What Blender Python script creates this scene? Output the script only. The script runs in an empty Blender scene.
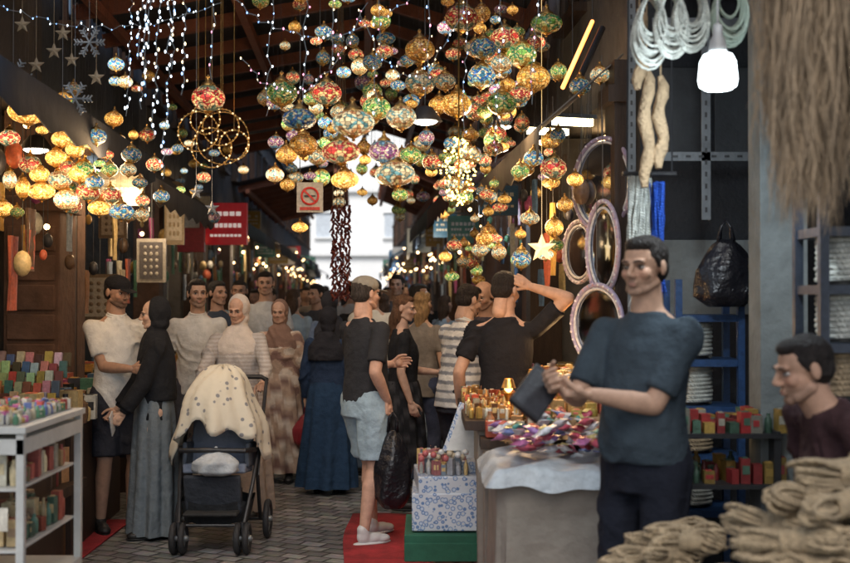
import bpy, math, random
import numpy as np
from mathutils import Vector, Matrix
R=random.Random(11)
S=bpy.context.scene
V=Vector
def deg(a): return math.radians(a)
# ------------------------------------------------------------ materials
def nt(name):
    m=bpy.data.materials.new(name); m.use_nodes=True
    n=m.node_tree; return m,n,n.nodes['Principled BSDF']
def M(name,col,rough=.7,metal=0,em=None,es=0,var=.3,scale=6,bump=.15,bscale=40,attr=False,stretch=(1,1,1),dist=.004,trans=0,spec=None):
    m,n,b=nt(name); N=n.nodes; L=n.links
    tc=N.new('ShaderNodeTexCoord'); mp=N.new('ShaderNodeMapping'); mp.inputs['Scale'].default_value=stretch
    L.new(tc.outputs['Object'],mp.inputs['Vector'])
    no=N.new('ShaderNodeTexNoise'); no.inputs['Scale'].default_value=scale; no.inputs['Detail'].default_value=6; no.inputs['Roughness'].default_value=.65
    L.new(mp.outputs[0],no.inputs['Vector'])
    mr=N.new('ShaderNodeMapRange'); mr.inputs['To Min'].default_value=1-var; mr.inputs['To Max'].default_value=1+var
    mr.inputs['From Min'].default_value=.25; mr.inputs['From Max'].default_value=.75
    L.new(no.outputs['Fac'],mr.inputs['Value'])
    vm=N.new('ShaderNodeVectorMath'); vm.operation='SCALE'
    if attr:
        a=N.new('ShaderNodeAttribute'); a.attribute_name='Col'; L.new(a.outputs['Color'],vm.inputs[0])
    else: vm.inputs[0].default_value=col[:3]
    L.new(mr.outputs[0],vm.inputs['Scale']); L.new(vm.outputs[0],b.inputs['Base Color'])
    b.inputs['Roughness'].default_value=rough; b.inputs['Metallic'].default_value=metal
    if spec is not None: b.inputs['Specular IOR Level'].default_value=spec
    if bump:
        n2=N.new('ShaderNodeTexNoise'); n2.inputs['Scale'].default_value=bscale; n2.inputs['Detail'].default_value=4
        L.new(mp.outputs[0],n2.inputs['Vector'])
        bp=N.new('ShaderNodeBump'); bp.inputs['Strength'].default_value=bump; bp.inputs['Distance'].default_value=dist*5
        L.new(n2.outputs['Fac'],bp.inputs['Height']); L.new(bp.outputs[0],b.inputs['Normal'])
    if em: b.inputs['Emission Color'].default_value=(*em,1); b.inputs['Emission Strength'].default_value=es
    if trans: b.inputs['Transmission Weight'].default_value=trans
    return m
def EM(name,col,s):
    return M(name,(.8,.8,.8),.4,em=col,es=s,bump=0,var=.05)
def mosaic(name,pal,es,n=22,m=12):
    mt,nn,b=nt(name); N=nn.nodes; L=nn.links
    tc=N.new('ShaderNodeTexCoord'); sp=N.new('ShaderNodeSeparateXYZ'); L.new(tc.outputs['Object'],sp.inputs[0])
    at=N.new('ShaderNodeMath'); at.operation='ARCTAN2'; L.new(sp.outputs[1],at.inputs[0]); L.new(sp.outputs[0],at.inputs[1])
    a=N.new('ShaderNodeMath'); a.operation='MULTIPLY'; a.inputs[1].default_value=n/math.tau; L.new(at.outputs[0],a.inputs[0])
    z=N.new('ShaderNodeMath'); z.operation='MULTIPLY'; z.inputs[1].default_value=m; L.new(sp.outputs[2],z.inputs[0])
    c=N.new('ShaderNodeCombineXYZ'); L.new(a.outputs[0],c.inputs[0]); L.new(z.outputs[0],c.inputs[1])
    v=N.new('ShaderNodeTexVoronoi'); v.inputs['Scale'].default_value=1; v.inputs['Randomness'].default_value=.5; L.new(c.outputs[0],v.inputs['Vector'])
    v2=N.new('ShaderNodeTexVoronoi'); v2.feature='DISTANCE_TO_EDGE'; v2.inputs['Scale'].default_value=1; v2.inputs['Randomness'].default_value=.5; L.new(c.outputs[0],v2.inputs['Vector'])
    s2=N.new('ShaderNodeSeparateColor'); L.new(v.outputs['Color'],s2.inputs[0])
    sn=N.new('ShaderNodeMath'); sn.operation='SINE'; m6=N.new('ShaderNodeMath'); m6.operation='MULTIPLY'; m6.inputs[1].default_value=6; L.new(at.outputs[0],m6.inputs[0]); L.new(m6.outputs[0],sn.inputs[0])
    za=N.new('ShaderNodeMath'); za.operation='ABSOLUTE'; L.new(sp.outputs[2],za.inputs[0])
    q1=N.new('ShaderNodeMath'); q1.operation='MULTIPLY_ADD'; q1.inputs[1].default_value=.08; L.new(sn.outputs[0],q1.inputs[0]); L.new(za.outputs[0],q1.inputs[2])
    q2=N.new('ShaderNodeMath'); q2.operation='MULTIPLY'; q2.inputs[1].default_value=2.2; L.new(q1.outputs[0],q2.inputs[0])
    q3=N.new('ShaderNodeMath'); q3.operation='MULTIPLY_ADD'; q3.inputs[1].default_value=.35; L.new(s2.outputs[0],q3.inputs[0]); L.new(q2.outputs[0],q3.inputs[2])
    r=N.new('ShaderNodeValToRGB'); r.color_ramp.interpolation='CONSTANT'
    e=r.color_ramp.elements; e[0].position=0; e[0].color=(*pal[0],1); e[1].position=1/len(pal); e[1].color=(*pal[1],1)
    for i in range(2,len(pal)):
        q=e.new(i/len(pal)); q.color=(*pal[i],1)
    L.new(q3.outputs[0],r.inputs[0])
    mk=N.new('ShaderNodeMapRange'); mk.inputs['From Min'].default_value=.03; mk.inputs['From Max'].default_value=.12; mk.inputs['To Min'].default_value=.2
    L.new(v2.outputs['Distance'],mk.inputs['Value'])
    sv=N.new('ShaderNodeMapRange'); sv.inputs['To Min'].default_value=.45; sv.inputs['To Max'].default_value=1.1; L.new(s2.outputs[1],sv.inputs['Value'])
    mm_=N.new('ShaderNodeMath'); mm_.operation='MULTIPLY'; L.new(mk.outputs[0],mm_.inputs[0]); L.new(sv.outputs[0],mm_.inputs[1])
    sc=N.new('ShaderNodeVectorMath'); sc.operation='SCALE'; L.new(r.outputs[0],sc.inputs[0]); L.new(mm_.outputs[0],sc.inputs['Scale'])
    b2=N.new('ShaderNodeVectorMath'); b2.operation='SCALE'; b2.inputs['Scale'].default_value=.55; L.new(sc.outputs[0],b2.inputs[0])
    L.new(b2.outputs[0],b.inputs['Base Color']); L.new(sc.outputs[0],b.inputs['Emission Color'])
    zr=N.new('ShaderNodeMapRange'); zr.inputs['From Min'].default_value=0; zr.inputs['From Max'].default_value=.4; zr.inputs['To Min'].default_value=es*1.3; zr.inputs['To Max'].default_value=es*.3
    L.new(za.outputs[0],zr.inputs['Value']); L.new(zr.outputs[0],b.inputs['Emission Strength'])
    b.inputs['Roughness'].default_value=.2
    bp=N.new('ShaderNodeBump'); bp.inputs['Strength'].default_value=.5; bp.inputs['Distance'].default_value=.01; L.new(v2.outputs['Distance'],bp.inputs['Height']); L.new(bp.outputs[0],b.inputs['Normal'])
    return mt
skinM=M('skin',None,.58,attr=True,var=.2,scale=22,bump=.3,bscale=180,dist=.001,spec=.3)
clothM=M('cloth',None,.92,attr=True,var=.2,scale=12,bump=.55,bscale=18,dist=.006,spec=.2)
hairM=M('hair',None,.6,attr=True,var=.6,scale=60,bump=1,bscale=130,stretch=(1,1,.3),dist=.004,spec=.3)
eyeM=M('eye_surface',None,.2,attr=True,var=.02,bump=0)
shoeM=M('shoe_leather',None,.5,attr=True,var=.1,bump=.1)
goodsM=M('painted_goods',None,.45,attr=True,var=.35,scale=40,bump=.15)
wrapM=M('plastic_wrap',None,.2,attr=True,var=.4,scale=35,bump=.6,bscale=35,dist=.004)
woodM=M('wood',(.16,.075,.03),.6,var=.45,scale=5,stretch=(8,8,1),bump=.3)
dwood=M('dark_wood',(.04,.022,.013),.6,var=.45,scale=5,stretch=(6,6,1),bump=.3)
steelM=M('grey_steel',(.25,.27,.28),.45,metal=.6,var=.3)
whiteM=M('white_laminate',(.5,.5,.47),.4,var=.15)
blackM=M('black_metal',(.02,.02,.022),.45,var=.3)
brassM=M('brass',(.5,.3,.1),.35,metal=1,var=.35,scale=20)
plaster=M('weathered_plaster',(.16,.18,.18),.9,var=.45,scale=3,bump=.5,bscale=18)
stone=M('brown_stone',(.12,.065,.042),.85,var=.5,scale=5,bump=.6,bscale=14)
darkwall=M('dark_wall',(.016,.018,.022),.8,var=.4,scale=3,bump=.4)
def ropemat(name,col,k=300):
    m=M(name,col,.9,var=.45,scale=25,bump=0); n=m.node_tree; N=n.nodes; L=n.links; b=N['Principled BSDF']
    tc=N.new('ShaderNodeTexCoord'); w=N.new('ShaderNodeTexWave'); w.bands_direction='DIAGONAL'; w.inputs['Scale'].default_value=k/6; w.inputs['Distortion'].default_value=3
    L.new(tc.outputs['Object'],w.inputs['Vector']); bp=N.new('ShaderNodeBump'); bp.inputs['Strength'].default_value=.9; bp.inputs['Distance'].default_value=.004
    L.new(w.outputs['Fac'],bp.inputs['Height']); L.new(bp.outputs[0],b.inputs['Normal']); return m
jute=ropemat('jute_rope',(.42,.32,.2))
whiterope=ropemat('white_rope',(.55,.57,.52))
bluerope=ropemat('blue_rope',(.02,.09,.5))
canvas=M('canvas',(.26,.23,.19),.9,var=.2,scale=4,bump=.5,bscale=9,dist=.008)
tarp=M('white_plastic',(.4,.43,.45),.45,var=.35,scale=8,bump=.6,bscale=10,dist=.008)
bagM=M('black_plastic_bag',(.012,.012,.016),.3,var=.2,bump=.7,bscale=14,dist=.008)
carpet=M('red_carpet',(.32,.022,.028),.95,var=.5,scale=7,bump=.7,bscale=90)
rubber=M('rubber',(.018,.018,.02),.7,var=.2)
mirrorM=M('mirror',(.45,.5,.6),.08,metal=1,var=.1,bump=0)
# ------------------------------------------------------------ mesh builder
class MB:
    def __init__(s): s.v=[];s.f=[];s.m=[];s.c=[];s.T=Matrix.Identity(4)
    def add(s,vs,fs,m=0,c=(.5,.5,.5)):
        o=len(s.v); T=s.T
        s.v+=[tuple(T@V(p)) for p in vs]; s.f+=[tuple(i+o for i in f) for f in fs]; s.m+=[m]*len(fs); s.c+=[c]*len(vs)
    def box(s,c,d,m=0,col=(.5,.5,.5),rz=0,rx=0,ry=0):
        Q=Matrix.Translation(c)@Matrix.Rotation(rz,4,'Z')@Matrix.Rotation(rx,4,'X')@Matrix.Rotation(ry,4,'Y')
        vs=[Q@V((x*d[0]/2,y*d[1]/2,z*d[2]/2)) for x in(-1,1) for y in(-1,1) for z in(-1,1)]
        s.add(vs,[(0,1,3,2),(4,6,7,5),(0,4,5,1),(2,3,7,6),(0,2,6,4),(1,5,7,3)],m,col)
    def rings(s,rings,m=0,col=(.5,.5,.5),cap=True,close=False):
        n=len(rings[0]); vs=[p for r in rings for p in r]; fs=[]
        k=len(rings)
        for i in range(k-1+(1 if close else 0)):
            for j in range(n):
                a=i*n+j;b=i*n+(j+1)%n;c=((i+1)%k)*n+(j+1)%n;d=((i+1)%k)*n+j
                fs.append((a,b,c,d))
        if cap and not close: fs.append(tuple(range(n-1,-1,-1))); fs.append(tuple(range((k-1)*n,k*n)))
        s.add(vs,fs,m,col)
    def tube(s,pts,rad,n=8,m=0,col=(.5,.5,.5),close=False):
        pts=[V(p) for p in pts]; rs=[]; k=len(pts)
        up=V((.31,.17,.93)).normalized()
        for i,p in enumerate(pts):
            if close: d=pts[(i+1)%k]-pts[i-1]
            else: d=pts[min(i+1,k-1)]-pts[max(i-1,0)]
            d.normalize(); a=d.cross(up)
            if a.length<.1: a=d.cross(V((1,0,0)))
            a.normalize(); b=d.cross(a)
            r=rad[i] if isinstance(rad,(list,tuple)) else rad
            rs.append([p+(a*math.cos(t*math.tau/n)+b*math.sin(t*math.tau/n))*r for t in range(n)])
        s.rings(rs,m,col,True,close)
    def caps(s,p0,r0,p1,r1,n=14,m=0,col=(.5,.5,.5)):
        p0=V(p0);p1=V(p1);d=p1-p0;L=d.length
        d=d/L if L>1e-6 else V((0,0,1))
        pts=[];rad=[]
        for t in (-88,-60,-30,0): pts.append(p0+d*r0*math.sin(deg(t)));rad.append(r0*math.cos(deg(t)))
        for t in (0.001,30,60,88): pts.append(p1+d*r1*math.sin(deg(t)));rad.append(r1*math.cos(deg(t)))
        a=d.cross(V((.31,.17,.93))); 
        if a.length<.1:a=d.cross(V((1,0,0)))
        a.normalize();b=d.cross(a)
        s.rings([[p+(a*math.cos(t*math.tau/n)+b*math.sin(t*math.tau/n))*r for t in range(n)] for p,r in zip(pts,rad)],m,col)
    def frus(s,p0,r0,p1,r1,n=18,m=0,col=(.5,.5,.5)):
        s.tube([p0,(V(p0)+V(p1))/2,p1],[r0,(r0+r1)/2,r1],n,m,col)
    def ell(s,c,r,n=16,k=10,m=0,col=(.5,.5,.5),Q=None):
        if not isinstance(r,(tuple,list)): r=(r,r,r)
        Q=Q or Matrix.Identity(4); c=V(c); rs=[]
        for i in range(k+1):
            ph=deg(-88+176*i/k)
            rs.append([Q@(c+V((r[0]*math.cos(ph)*math.cos(t*math.tau/n),r[1]*math.cos(ph)*math.sin(t*math.tau/n),r[2]*math.sin(ph)))) for t in range(n)])
        s.rings(rs,m,col)
    def lathe(s,prof,c=(0,0,0),n=20,m=0,col=(.5,.5,.5),cap=True):
        c=V(c)
        s.rings([[c+V((r*math.cos(t*math.tau/n),r*math.sin(t*math.tau/n),z)) for t in range(n)] for r,z in prof],m,col,cap)
    def torus(s,c,R_,r,axis='Z',n=28,k=8,m=0,col=(.5,.5,.5),sy=1):
        pts=[]
        for i in range(n):
            t=i*math.tau/n; a=R_*math.cos(t);b=R_*sy*math.sin(t)
            pts.append(V(c)+{'Z':V((a,b,0)),'X':V((0,a,b)),'Y':V((a,0,b))}[axis])
        s.tube(pts,r,k,m,col,True)
    def mesh(s,name):
        me=bpy.data.meshes.new(name); me.from_pydata([tuple(p) for p in s.v],[],s.f); return me
    def obj(s,name,mats,loc=(0,0,0),rz=0,smooth=True,parent=None,bevel=0,angle=40):
        me=s.mesh(name)
        for m in mats: me.materials.append(m)
        me.polygons.foreach_set('material_index',s.m)
        at=me.color_attributes.new('Col','FLOAT_COLOR','POINT')
        c=np.ones((len(s.v),4),dtype=np.float32); c[:,:3]=np.array(s.c,dtype=np.float32); at.data.foreach_set('color',c.ravel())
        me.polygons.foreach_set('use_smooth',[smooth]*len(s.f))
        if smooth and angle<180:
            try: me.set_sharp_from_angle(angle=deg(angle))
            except Exception: pass
        me.update()
        ob=bpy.data.objects.new(name,me); S.collection.objects.link(ob); ob.location=loc; ob.rotation_euler=(0,0,rz)
        if bevel:
            b=ob.modifiers.new('bevel','BEVEL'); b.width=bevel; b.segments=2; b.limit_method='ANGLE'
        if parent: ob.parent=parent
        return ob
def remesh(mb,vox,sm):
    me=mb.mesh('tmp'); ob=bpy.data.objects.new('tmp',me); S.collection.objects.link(ob)
    r=ob.modifiers.new('r','REMESH'); r.mode='VOXEL'; r.voxel_size=vox; r.adaptivity=0
    if sm: q=ob.modifiers.new('s','SMOOTH'); q.factor=.5; q.iterations=sm
    dg=bpy.context.evaluated_depsgraph_get(); ev=ob.evaluated_get(dg); m2=bpy.data.meshes.new_from_object(ev)
    n=len(m2.vertices); v=np.empty(n*3,dtype=np.float32); m2.vertices.foreach_get('co',v)
    nn=np.empty(n*3,dtype=np.float32); m2.vertices.foreach_get('normal',nn)
    f=[tuple(p.vertices) for p in m2.polygons]
    bpy.data.objects.remove(ob); bpy.data.meshes.remove(me); bpy.data.meshes.remove(m2)
    return v.reshape(-1,3),nn.reshape(-1,3),f
def wrinkle(v,n,amp,seed=0,k=1.):
    x,y,z=v[:,0]*k,v[:,1]*k,v[:,2]*k; s=seed
    w=np.sin(9*x+7*z+s)*1.3+np.sin(11*y-5*z+s*2)*1.2+np.sin(17*x*y*8+s)
    def rg(a): return 1-2*np.abs(np.sin(a/2))
    h=rg(26*z+14*x+4*w+s)+.8*rg(17*z-21*y+3.5*w)+.7*np.sin(33*x+27*y+9*z+3*w)
    h=np.where(h>0,h,h*.4)
    mod=.5+.5*np.sin(6*z+5*x+s*3)
    return v+n*(h*amp*.5*mod)[:,None]
# ------------------------------------------------------------ people
def ik(a,b,l1,l2,hint):
    d=b-a; L=d.length
    if L>l1+l2-.004: b=a+d*((l1+l2-.004)/L); d=b-a; L=d.length
    x=(l1*l1-l2*l2+L*L)/(2*L); hh=math.sqrt(max(0,l1*l1-x*x)); dn=d/L
    hn=hint-dn*hint.dot(dn)
    if hn.length<1e-4: hn=V((0,1,0))
    hn.normalize(); return a+dn*x+hn*hh,b
def hand_mb(right,w,d,n,curl):
    mb=MB(); d=d.normalized(); n=(n-d*n.dot(d)).normalized(); s=d.cross(n)
    if not right: s=-s
    offs=[.028,.0095,-.0095,-.027]; lens=[.07,.077,.072,.056]; kn=[.082,.086,.082,.074]
    for i in range(4):
        k=w+d*kn[i]+s*offs[i]
        mb.caps(w+d*.005+s*offs[i]*.55,.0135,k,.011,10)
        a=deg(8+curl*60)*(1+.08*i); p=k; ang=0; spread=s*(offs[i]*.6)
        for j,fr in enumerate((.45,.3,.25)):
            ang+=a*(1,1.1,.7)[j]
            dd=(d*math.cos(ang)+n*math.sin(ang)+spread*2*(1-curl)).normalized()
            q=p+dd*lens[i]*fr; mb.caps(p,.009-.001*j,q,.0083-.001*j,8); p=q
    p=w+d*.018+s*.02
    for j,(ln,dv) in enumerate(((.044,d*.68+s*.62+n*.35),(.032,d*.85+s*.25+n*(.4+.5*curl)),(.025,d*.85+s*.0+n*(.4+.8*curl)))):
        q=p+dv.normalized()*ln; mb.caps(p,.0128-.0018*j,q,.0112-.0018*j,8); p=q
    mb.ell(w+d*.045+n*.005,(.025,.025,.028),10,6)
    return mb
NP=[0]
def human(name,x,y,yaw,h=1.75,drop=0,lean=0,twist=0,hyaw=0,hpitch=0,la=None,ra=None,lf=(.1,-.02),rf=(-.1,.03),b=1.,
          skin=(.5,.3,.2),top=None,bot=None,hair=None,shoe=(.02,.02,.02),lod=0,beard=0,female=False,z0=0,curl=.35,lh=None,rh=None,footyaw=8,belly=0,lhint=None,rhint=None,shrug=0):
    NP[0]+=1; seed=NP[0]*1.7
    vox=(.0095,.013,.018)[lod]; P=[]
    yw=deg(yaw); Ri=Matrix.Rotation(-yw,3,'Z')
    def Ut(p):
        p=V(p); t=min(1,max(0,(p.z-.85)/.3)); c=V((0,0,.95)); q=p-c
        q=Matrix.Rotation(twist*t,3,'Z')@(Matrix.Rotation(lean*t,3,'X')@q); return q+c-V((0,0,drop))
    sh=.172*b*(.88 if female else 1); zs=1.392+shrug
    SL,SR=Ut((sh,0,zs)),Ut((-sh,0,zs))
    def tgt(a,df): 
        if a is None: return V(df)
        if len(a)==4: return Ri@V(a[1:])
        return V(a)
    WL=tgt(la,(.235,-.05,.88-drop)); WR=tgt(ra,(-.235,-.05,.88-drop))
    EL,WL=ik(SL,WL,.285,.25,V(lhint or (.4,.8,-.5))); ER,WR=ik(SR,WR,.285,.25,V(rhint or (-.4,.8,-.5)))
    HL,HR=V((.088,0,.92-drop)),V((-.088,0,.92-drop))
    fl=lf if len(lf)==3 else (*lf,.085); fr=rf if len(rf)==3 else (*rf,.085)
    KL,AL=ik(HL,V(fl),.435,.41,V((.08,-1,0))); KR,AR=ik(HR,V(fr),.435,.41,V((-.08,-1,0)))
    def put(mb,v,sm,mat,col,amp=0,loc=None):
        vv,nn,ff=remesh(mb,v,sm)
        if amp: vv=wrinkle(vv,nn,amp,seed)
        c=col(vv) if callable(col) else np.tile(np.array(col,dtype=np.float32),(len(vv),1))
        if loc is not None:
            A=np.array(loc); vv=vv@A[:3,:3].T+A[:3,3]
        P.append((vv,ff,mat,c))
    def raw(mb,mat,loc=None):
        vv=np.array([tuple(p) for p in mb.v],dtype=np.float32)
        if loc is not None:
            A=np.array(loc); vv=vv@A[:3,:3].T+A[:3,3]
        P.append((vv,mb.f,mat,np.array(mb.c,dtype=np.float32)))
    def loft(mb,secs,n=24,tf=Ut,pw=1.):
        rs=[]
        for i,(z,rx,ry,cy) in enumerate(secs):
            rs.append([tf((rx*math.cos(t*math.tau/n),cy+ry*math.sin(t*math.tau/n),z)) for t in range(n)])
        mb.rings(rs)
    # body
    mb=MB()
    loft(mb,[(.86,.15*b,.1,0),(.95,.16*b,.11,0),(1.08,.135*b,.098,-.005),(1.25,.15*b,.105,0),(1.35,.155*b,.095,.005),(1.42,.1,.07,.01)])
    mb.caps(SL,.046*b,SR,.046*b)
    NB=Ut((0,.012,1.42)); HC=Ut((0,-.014,1.63)); mb.caps(NB,.06*b,HC+V((0,.018,-.06)),.054 if not female else .046)
    mb.caps(Ut((-.09*b,.02,1.405)),.04,Ut((0,.02,1.47)),.045); mb.caps(Ut((.09*b,.02,1.405)),.04,Ut((0,.02,1.47)),.045)
    for s,e,w in ((SL,EL,WL),(SR,ER,WR)):
        mb.caps(s,.047*b,e,.037*b); m=e.lerp(w,.3); mb.caps(e,.037*b,m,.038*b); mb.caps(m,.038*b,w,.025)
    for a,k,n_ in ((HL,KL,AL),(HR,KR,AR)):
        mb.caps(a,.085*b,k,.053); m=k.lerp(n_,.3)+V((0,.012,0)); mb.caps(k,.05,m,.054); mb.caps(m,.052,n_,.034)
    put(mb,vox,4,0,skin)
    # head
    hs=.92 if female else .96
    HT=Matrix.Translation(HC)@Matrix.Rotation(deg(hyaw),4,'Z')@Matrix.Rotation(deg(hpitch),4,'X')@Matrix.Scale(hs,4)
    mb=MB()
    mb.ell((0,.014,.03),(.075,.093,.086)); mb.ell((0,-.022,-.03),(.061,.066,.08)); mb.ell((0,-.03,-.07),(.051,.05,.04))
    mb.caps((-.013,-.068,-.094),.016,(.013,-.068,-.094),.016)
    for s in(-1,1):
        mb.ell((s*.036,-.056,-.024),(.025,.027,.026)); mb.ell((s*.078,.014,-.004),(.01,.019,.031)); mb.ell((s*.012,-.097,-.032),(.009,.012,.008))
        mb.caps((s*.012,-.083,.021),.011,(s*.042,-.075,.022),.0095); mb.caps((s*.05,.0,-.06),.02,(s*.03,-.05,-.084),.02)
    mb.caps((0,-.084,.014),.0085,(0,-.108,-.026),.0105)
    mb.caps((-.013,-.0865,-.058),.006,(.013,-.0865,-.058),.006); mb.caps((-.011,-.0855,-.068),.007,(.011,-.0855,-.068),.007)
    mb.caps((0,.03,-.06),.05,(0,.04,-.14),.05)
    hc=np.array(hair['c'] if hair and hair['kind'] in('short','long','bald','cap') else (.02,.015,.012)); sk=np.array(skin)
    hv=(.0042,.007,.014)[lod]
    vv,nn,ff=remesh(mb,hv,2)
    for s in(-1,1):
        dd=(vv-np.array([s*.031,-.09,.002]))/np.array([.02,.03,.013]); q=np.exp(-(dd**2).sum(1)*1.2); vv[:,1]+=q*.010
    # individual asymmetry / proportions
    rr=random.Random(NP[0]*7); vv[:,0]*=1+rr.uniform(-.04,.04); vv[:,2]+=np.where(vv[:,2]<-.02,(vv[:,2]+.02)*rr.uniform(-.06,.06),0)
    c=np.tile(sk,(len(vv),1))
    dl=(((vv-np.array([0,-.095,-.063]))/np.array([.019,.022,.010]))**2).sum(1); lip=np.clip(1.6-dl*1.3,0,1)[:,None]
    if beard:
        bz=np.clip((-.034-vv[:,2])/.03,0,1)*np.clip((.01-vv[:,1])/.03,0,1)
        bz=np.maximum(bz,np.clip(1.3-(((vv-np.array([0,-.1,-.047]))/np.array([.026,.03,.007]))**2).sum(1),0,1))
        c=c*(1-bz[:,None]*beard)+hc*bz[:,None]*beard
    c=c*(1-lip*.6)+np.array([.34,.15,.12])*lip*.6
    ck=np.exp(-(((np.abs(vv[:,0])-.04)/.02)**2+((vv[:,2]+.028)/.022)**2))*np.clip(-vv[:,1]/.08,0,1); c[:,1]*=1-.15*ck; c[:,2]*=1-.18*ck
    ey=np.exp(-(((np.abs(vv[:,0])-.031)/.017)**2+((vv[:,2]-.0)/.011)**2))*np.clip(-vv[:,1]/.08,0,1); c*=(1-.25*ey)[:,None]
    A=np.array(HT); P.append((vv@A[:3,:3].T+A[:3,3],ff,0,c.astype(np.float32)))
    if lod<2:
        e=MB()
        for s in(-1,1):
            e.ell((s*.031,-.0705,.001),(.0125,.0125,.0072),12,8,col=(.4,.36,.33)); e.ell((s*.031,-.0797,.0008),(.0055,.0045,.0058),10,6,col=(.02,.011,.007))
        raw(e,3,HT)
        e=MB(); bc=tuple(hc*.8) if (hair and hair['kind']!='hijab') else (.03,.02,.015)
        for s in(-1,1):
            e.tube([(s*.013,-.0935,.021),(s*.03,-.0915,.026),(s*.047,-.08,.02)],[.003,.0036,.0018],6,col=bc)
            e.tube([(s*.017,-.081,.0055),(s*.031,-.0845,.009),(s*.045,-.076,.0045)],[.0014,.002,.0014],6,col=(.03,.02,.015))
        raw(e,2,HT)
    # hair
    k=hair['kind'] if hair else 'short'; mb=MB(); hcol=tuple(hair['c']) if hair else (.02,.015,.012)
    if k in('short','long','cap'):
        mb.ell((0,.026,.042),(.083,.092,.08)); mb.ell((0,.05,-.005),(.077,.06,.07))
        if k!='cap': mb.ell((0,-.02,.083),(.06,.058,.034))
        if k=='short':
            for s in(-1,1): mb.caps((s*.07,-.015,.03),.01,(s*.073,-.008,-.0),.006)
        if k=='long': mb.ell((0,.05,-.06),(.09,.065,.13)); mb.caps((0,.06,-.1),.07,(0,.07,-.25),.045)
        put(mb,hv*1.2,2,2,hcol,.005,HT)
    if k=='bald':
        mb.ell((0,.045,.0),(.081,.064,.06)); put(mb,hv*1.2,2,2,hcol,.001,HT)
    if k=='cap':
        mb=MB(); mb.ell((0,.012,.058),(.087,.103,.066)); mb.ell((0,-.115,.04),(.06,.068,.0075),Q=Matrix.Rotation(.12,4,'X')); put(mb,hv*1.1,2,1,hair['cap'],0,HT)
    if k=='hijab':
        mb=MB()
        mb.ell((0,.046,.016),(.096,.104,.12),Q=HT); mb.ell((0,.04,-.08),(.084,.086,.07),Q=HT); mb.caps(HT@V((0,-.0,-.125)),.062,HT@V((0,.02,-.15)),.07)
        loft(mb,[(1.24 if not hair.get('cape') else 1.0,.17*b,.14,.02),(1.3,.185*b,.14,.01),(1.37,.18*b,.125,.01),(1.43,.13,.11,.01),(1.5,.085,.085,.01)])
        if hair.get('cape'):
            for e,w,s in((EL,WL,SL),(ER,WR,SR)): mb.caps(s,.068,e,.062); mb.frus(e,.062,e.lerp(w,.85),.058)
        put(mb,vox*.9,2,1,hair['c'],.012)
    # top
    if top:
        mb=MB(); hem=top.get('hem',.86); lo=top.get('loose',1.)*b; fr_=1.08 if female else 1
        bl=belly
        sec=[(hem,.172*lo,.126+bl*.5,0),(1.0,.16*lo,.122+bl,-bl*.6),(1.12,.15*lo,.118+bl*.8,-.006-bl*.6),(1.25,.164*b,.122*fr_,-.006),(1.33,.166*b,.11*fr_,.0),(1.39,.15*b,.092,.008),(1.43+shrug*.6,.11*b,.078,.012),(1.468+shrug*.5,.07*b,.07,.014)]
        if hem<.8: sec.insert(1,(.9,.17*lo,.126,0))
        loft(mb,sec,28)
        mb.caps(SL,.05*b,SR,.05*b)
        sl=top.get('slv',.7); r0=.054*b
        for s,e,w in((SL,EL,WL),(SR,ER,WR)):
            mb.ell(s,r0)
            if sl<=1: mb.frus(s,r0,s.lerp(e,sl),r0*(.95 if female else 1.06))
            else:
                mb.caps(s,r0,e,.046*b); mb.frus(e,.047*b,e.lerp(w,min(.97,sl-1)),.036)
        put(mb,vox,3,1,top['c'],top.get('amp',.017))
        if top.get('collar'):
            e=MB(); e.T=Matrix.Translation(Ut((0,.01,1.462)))@Matrix.Rotation(.25+lean,4,'X')
            e.torus((0,0,.005),.062,.012,'Z',20,8,col=top['collar']); e.torus((0,0,.02),.058,.009,'Z',20,8,col=top['collar'])
            raw(e,1)
    if bot:
        kd=bot['kind']
        if kd in('trouser','shorts'):
            mb=MB(); g=1.1 if kd=='shorts' else 1
            loft(mb,[(.82,.15*b*g,.115*g*1.1,0),(.9,.168*b,.122*g,0),(.98,.163*b,.118+belly*.5,0),(1.03,.15*b,.112+belly*.6,-belly*.3)],24)
            for a,kk,n_ in((HL,KL,AL),(HR,KR,AR)):
                if kd=='trouser':
                    mb.caps(a,.096*b,kk,.068); mb.frus(kk,.067,n_+V((0,0,-.03)),.06)
                else: 
                    mb.caps(a,.104*b,a.lerp(kk,.3),.102*b); mb.frus(a.lerp(kk,.1),.106*b,a.lerp(kk,bot.get('len',.93)),.098)
            put(mb,vox,3,1,bot['c'],.014)
        else:
            mb=MB(); n=96; secs=[]; z1=bot.get('hem',.1); z0_=1.04; fl_=bot.get('flare',.24)
            for i in range(15):
                t=i/14; z=z0_+(z1-z0_)*t; r=.15+(fl_-.15)*(t**.6); fo=.02+.1*t
                secs.append([Ut((r*b*math.cos(a*math.tau/n)*(1+fo*math.sin(9*a*math.tau/n+seed+math.sin(3*t+seed))+fo*.4*math.sin(17*a*math.tau/n+seed*2)),
                               r*.85*math.sin(a*math.tau/n)*(1+fo*math.sin(9*a*math.tau/n+seed+math.sin(3*t+seed))),z)) for a in range(n)])
            mb.rings(secs,cap=False); vv=np.array([tuple(p) for p in mb.v],dtype=np.float32)
            c=bot['c'](vv) if callable(bot['c']) else np.tile(np.array(bot['c'],dtype=np.float32),(len(vv),1)); P.append((vv,mb.f,1,c))
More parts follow.
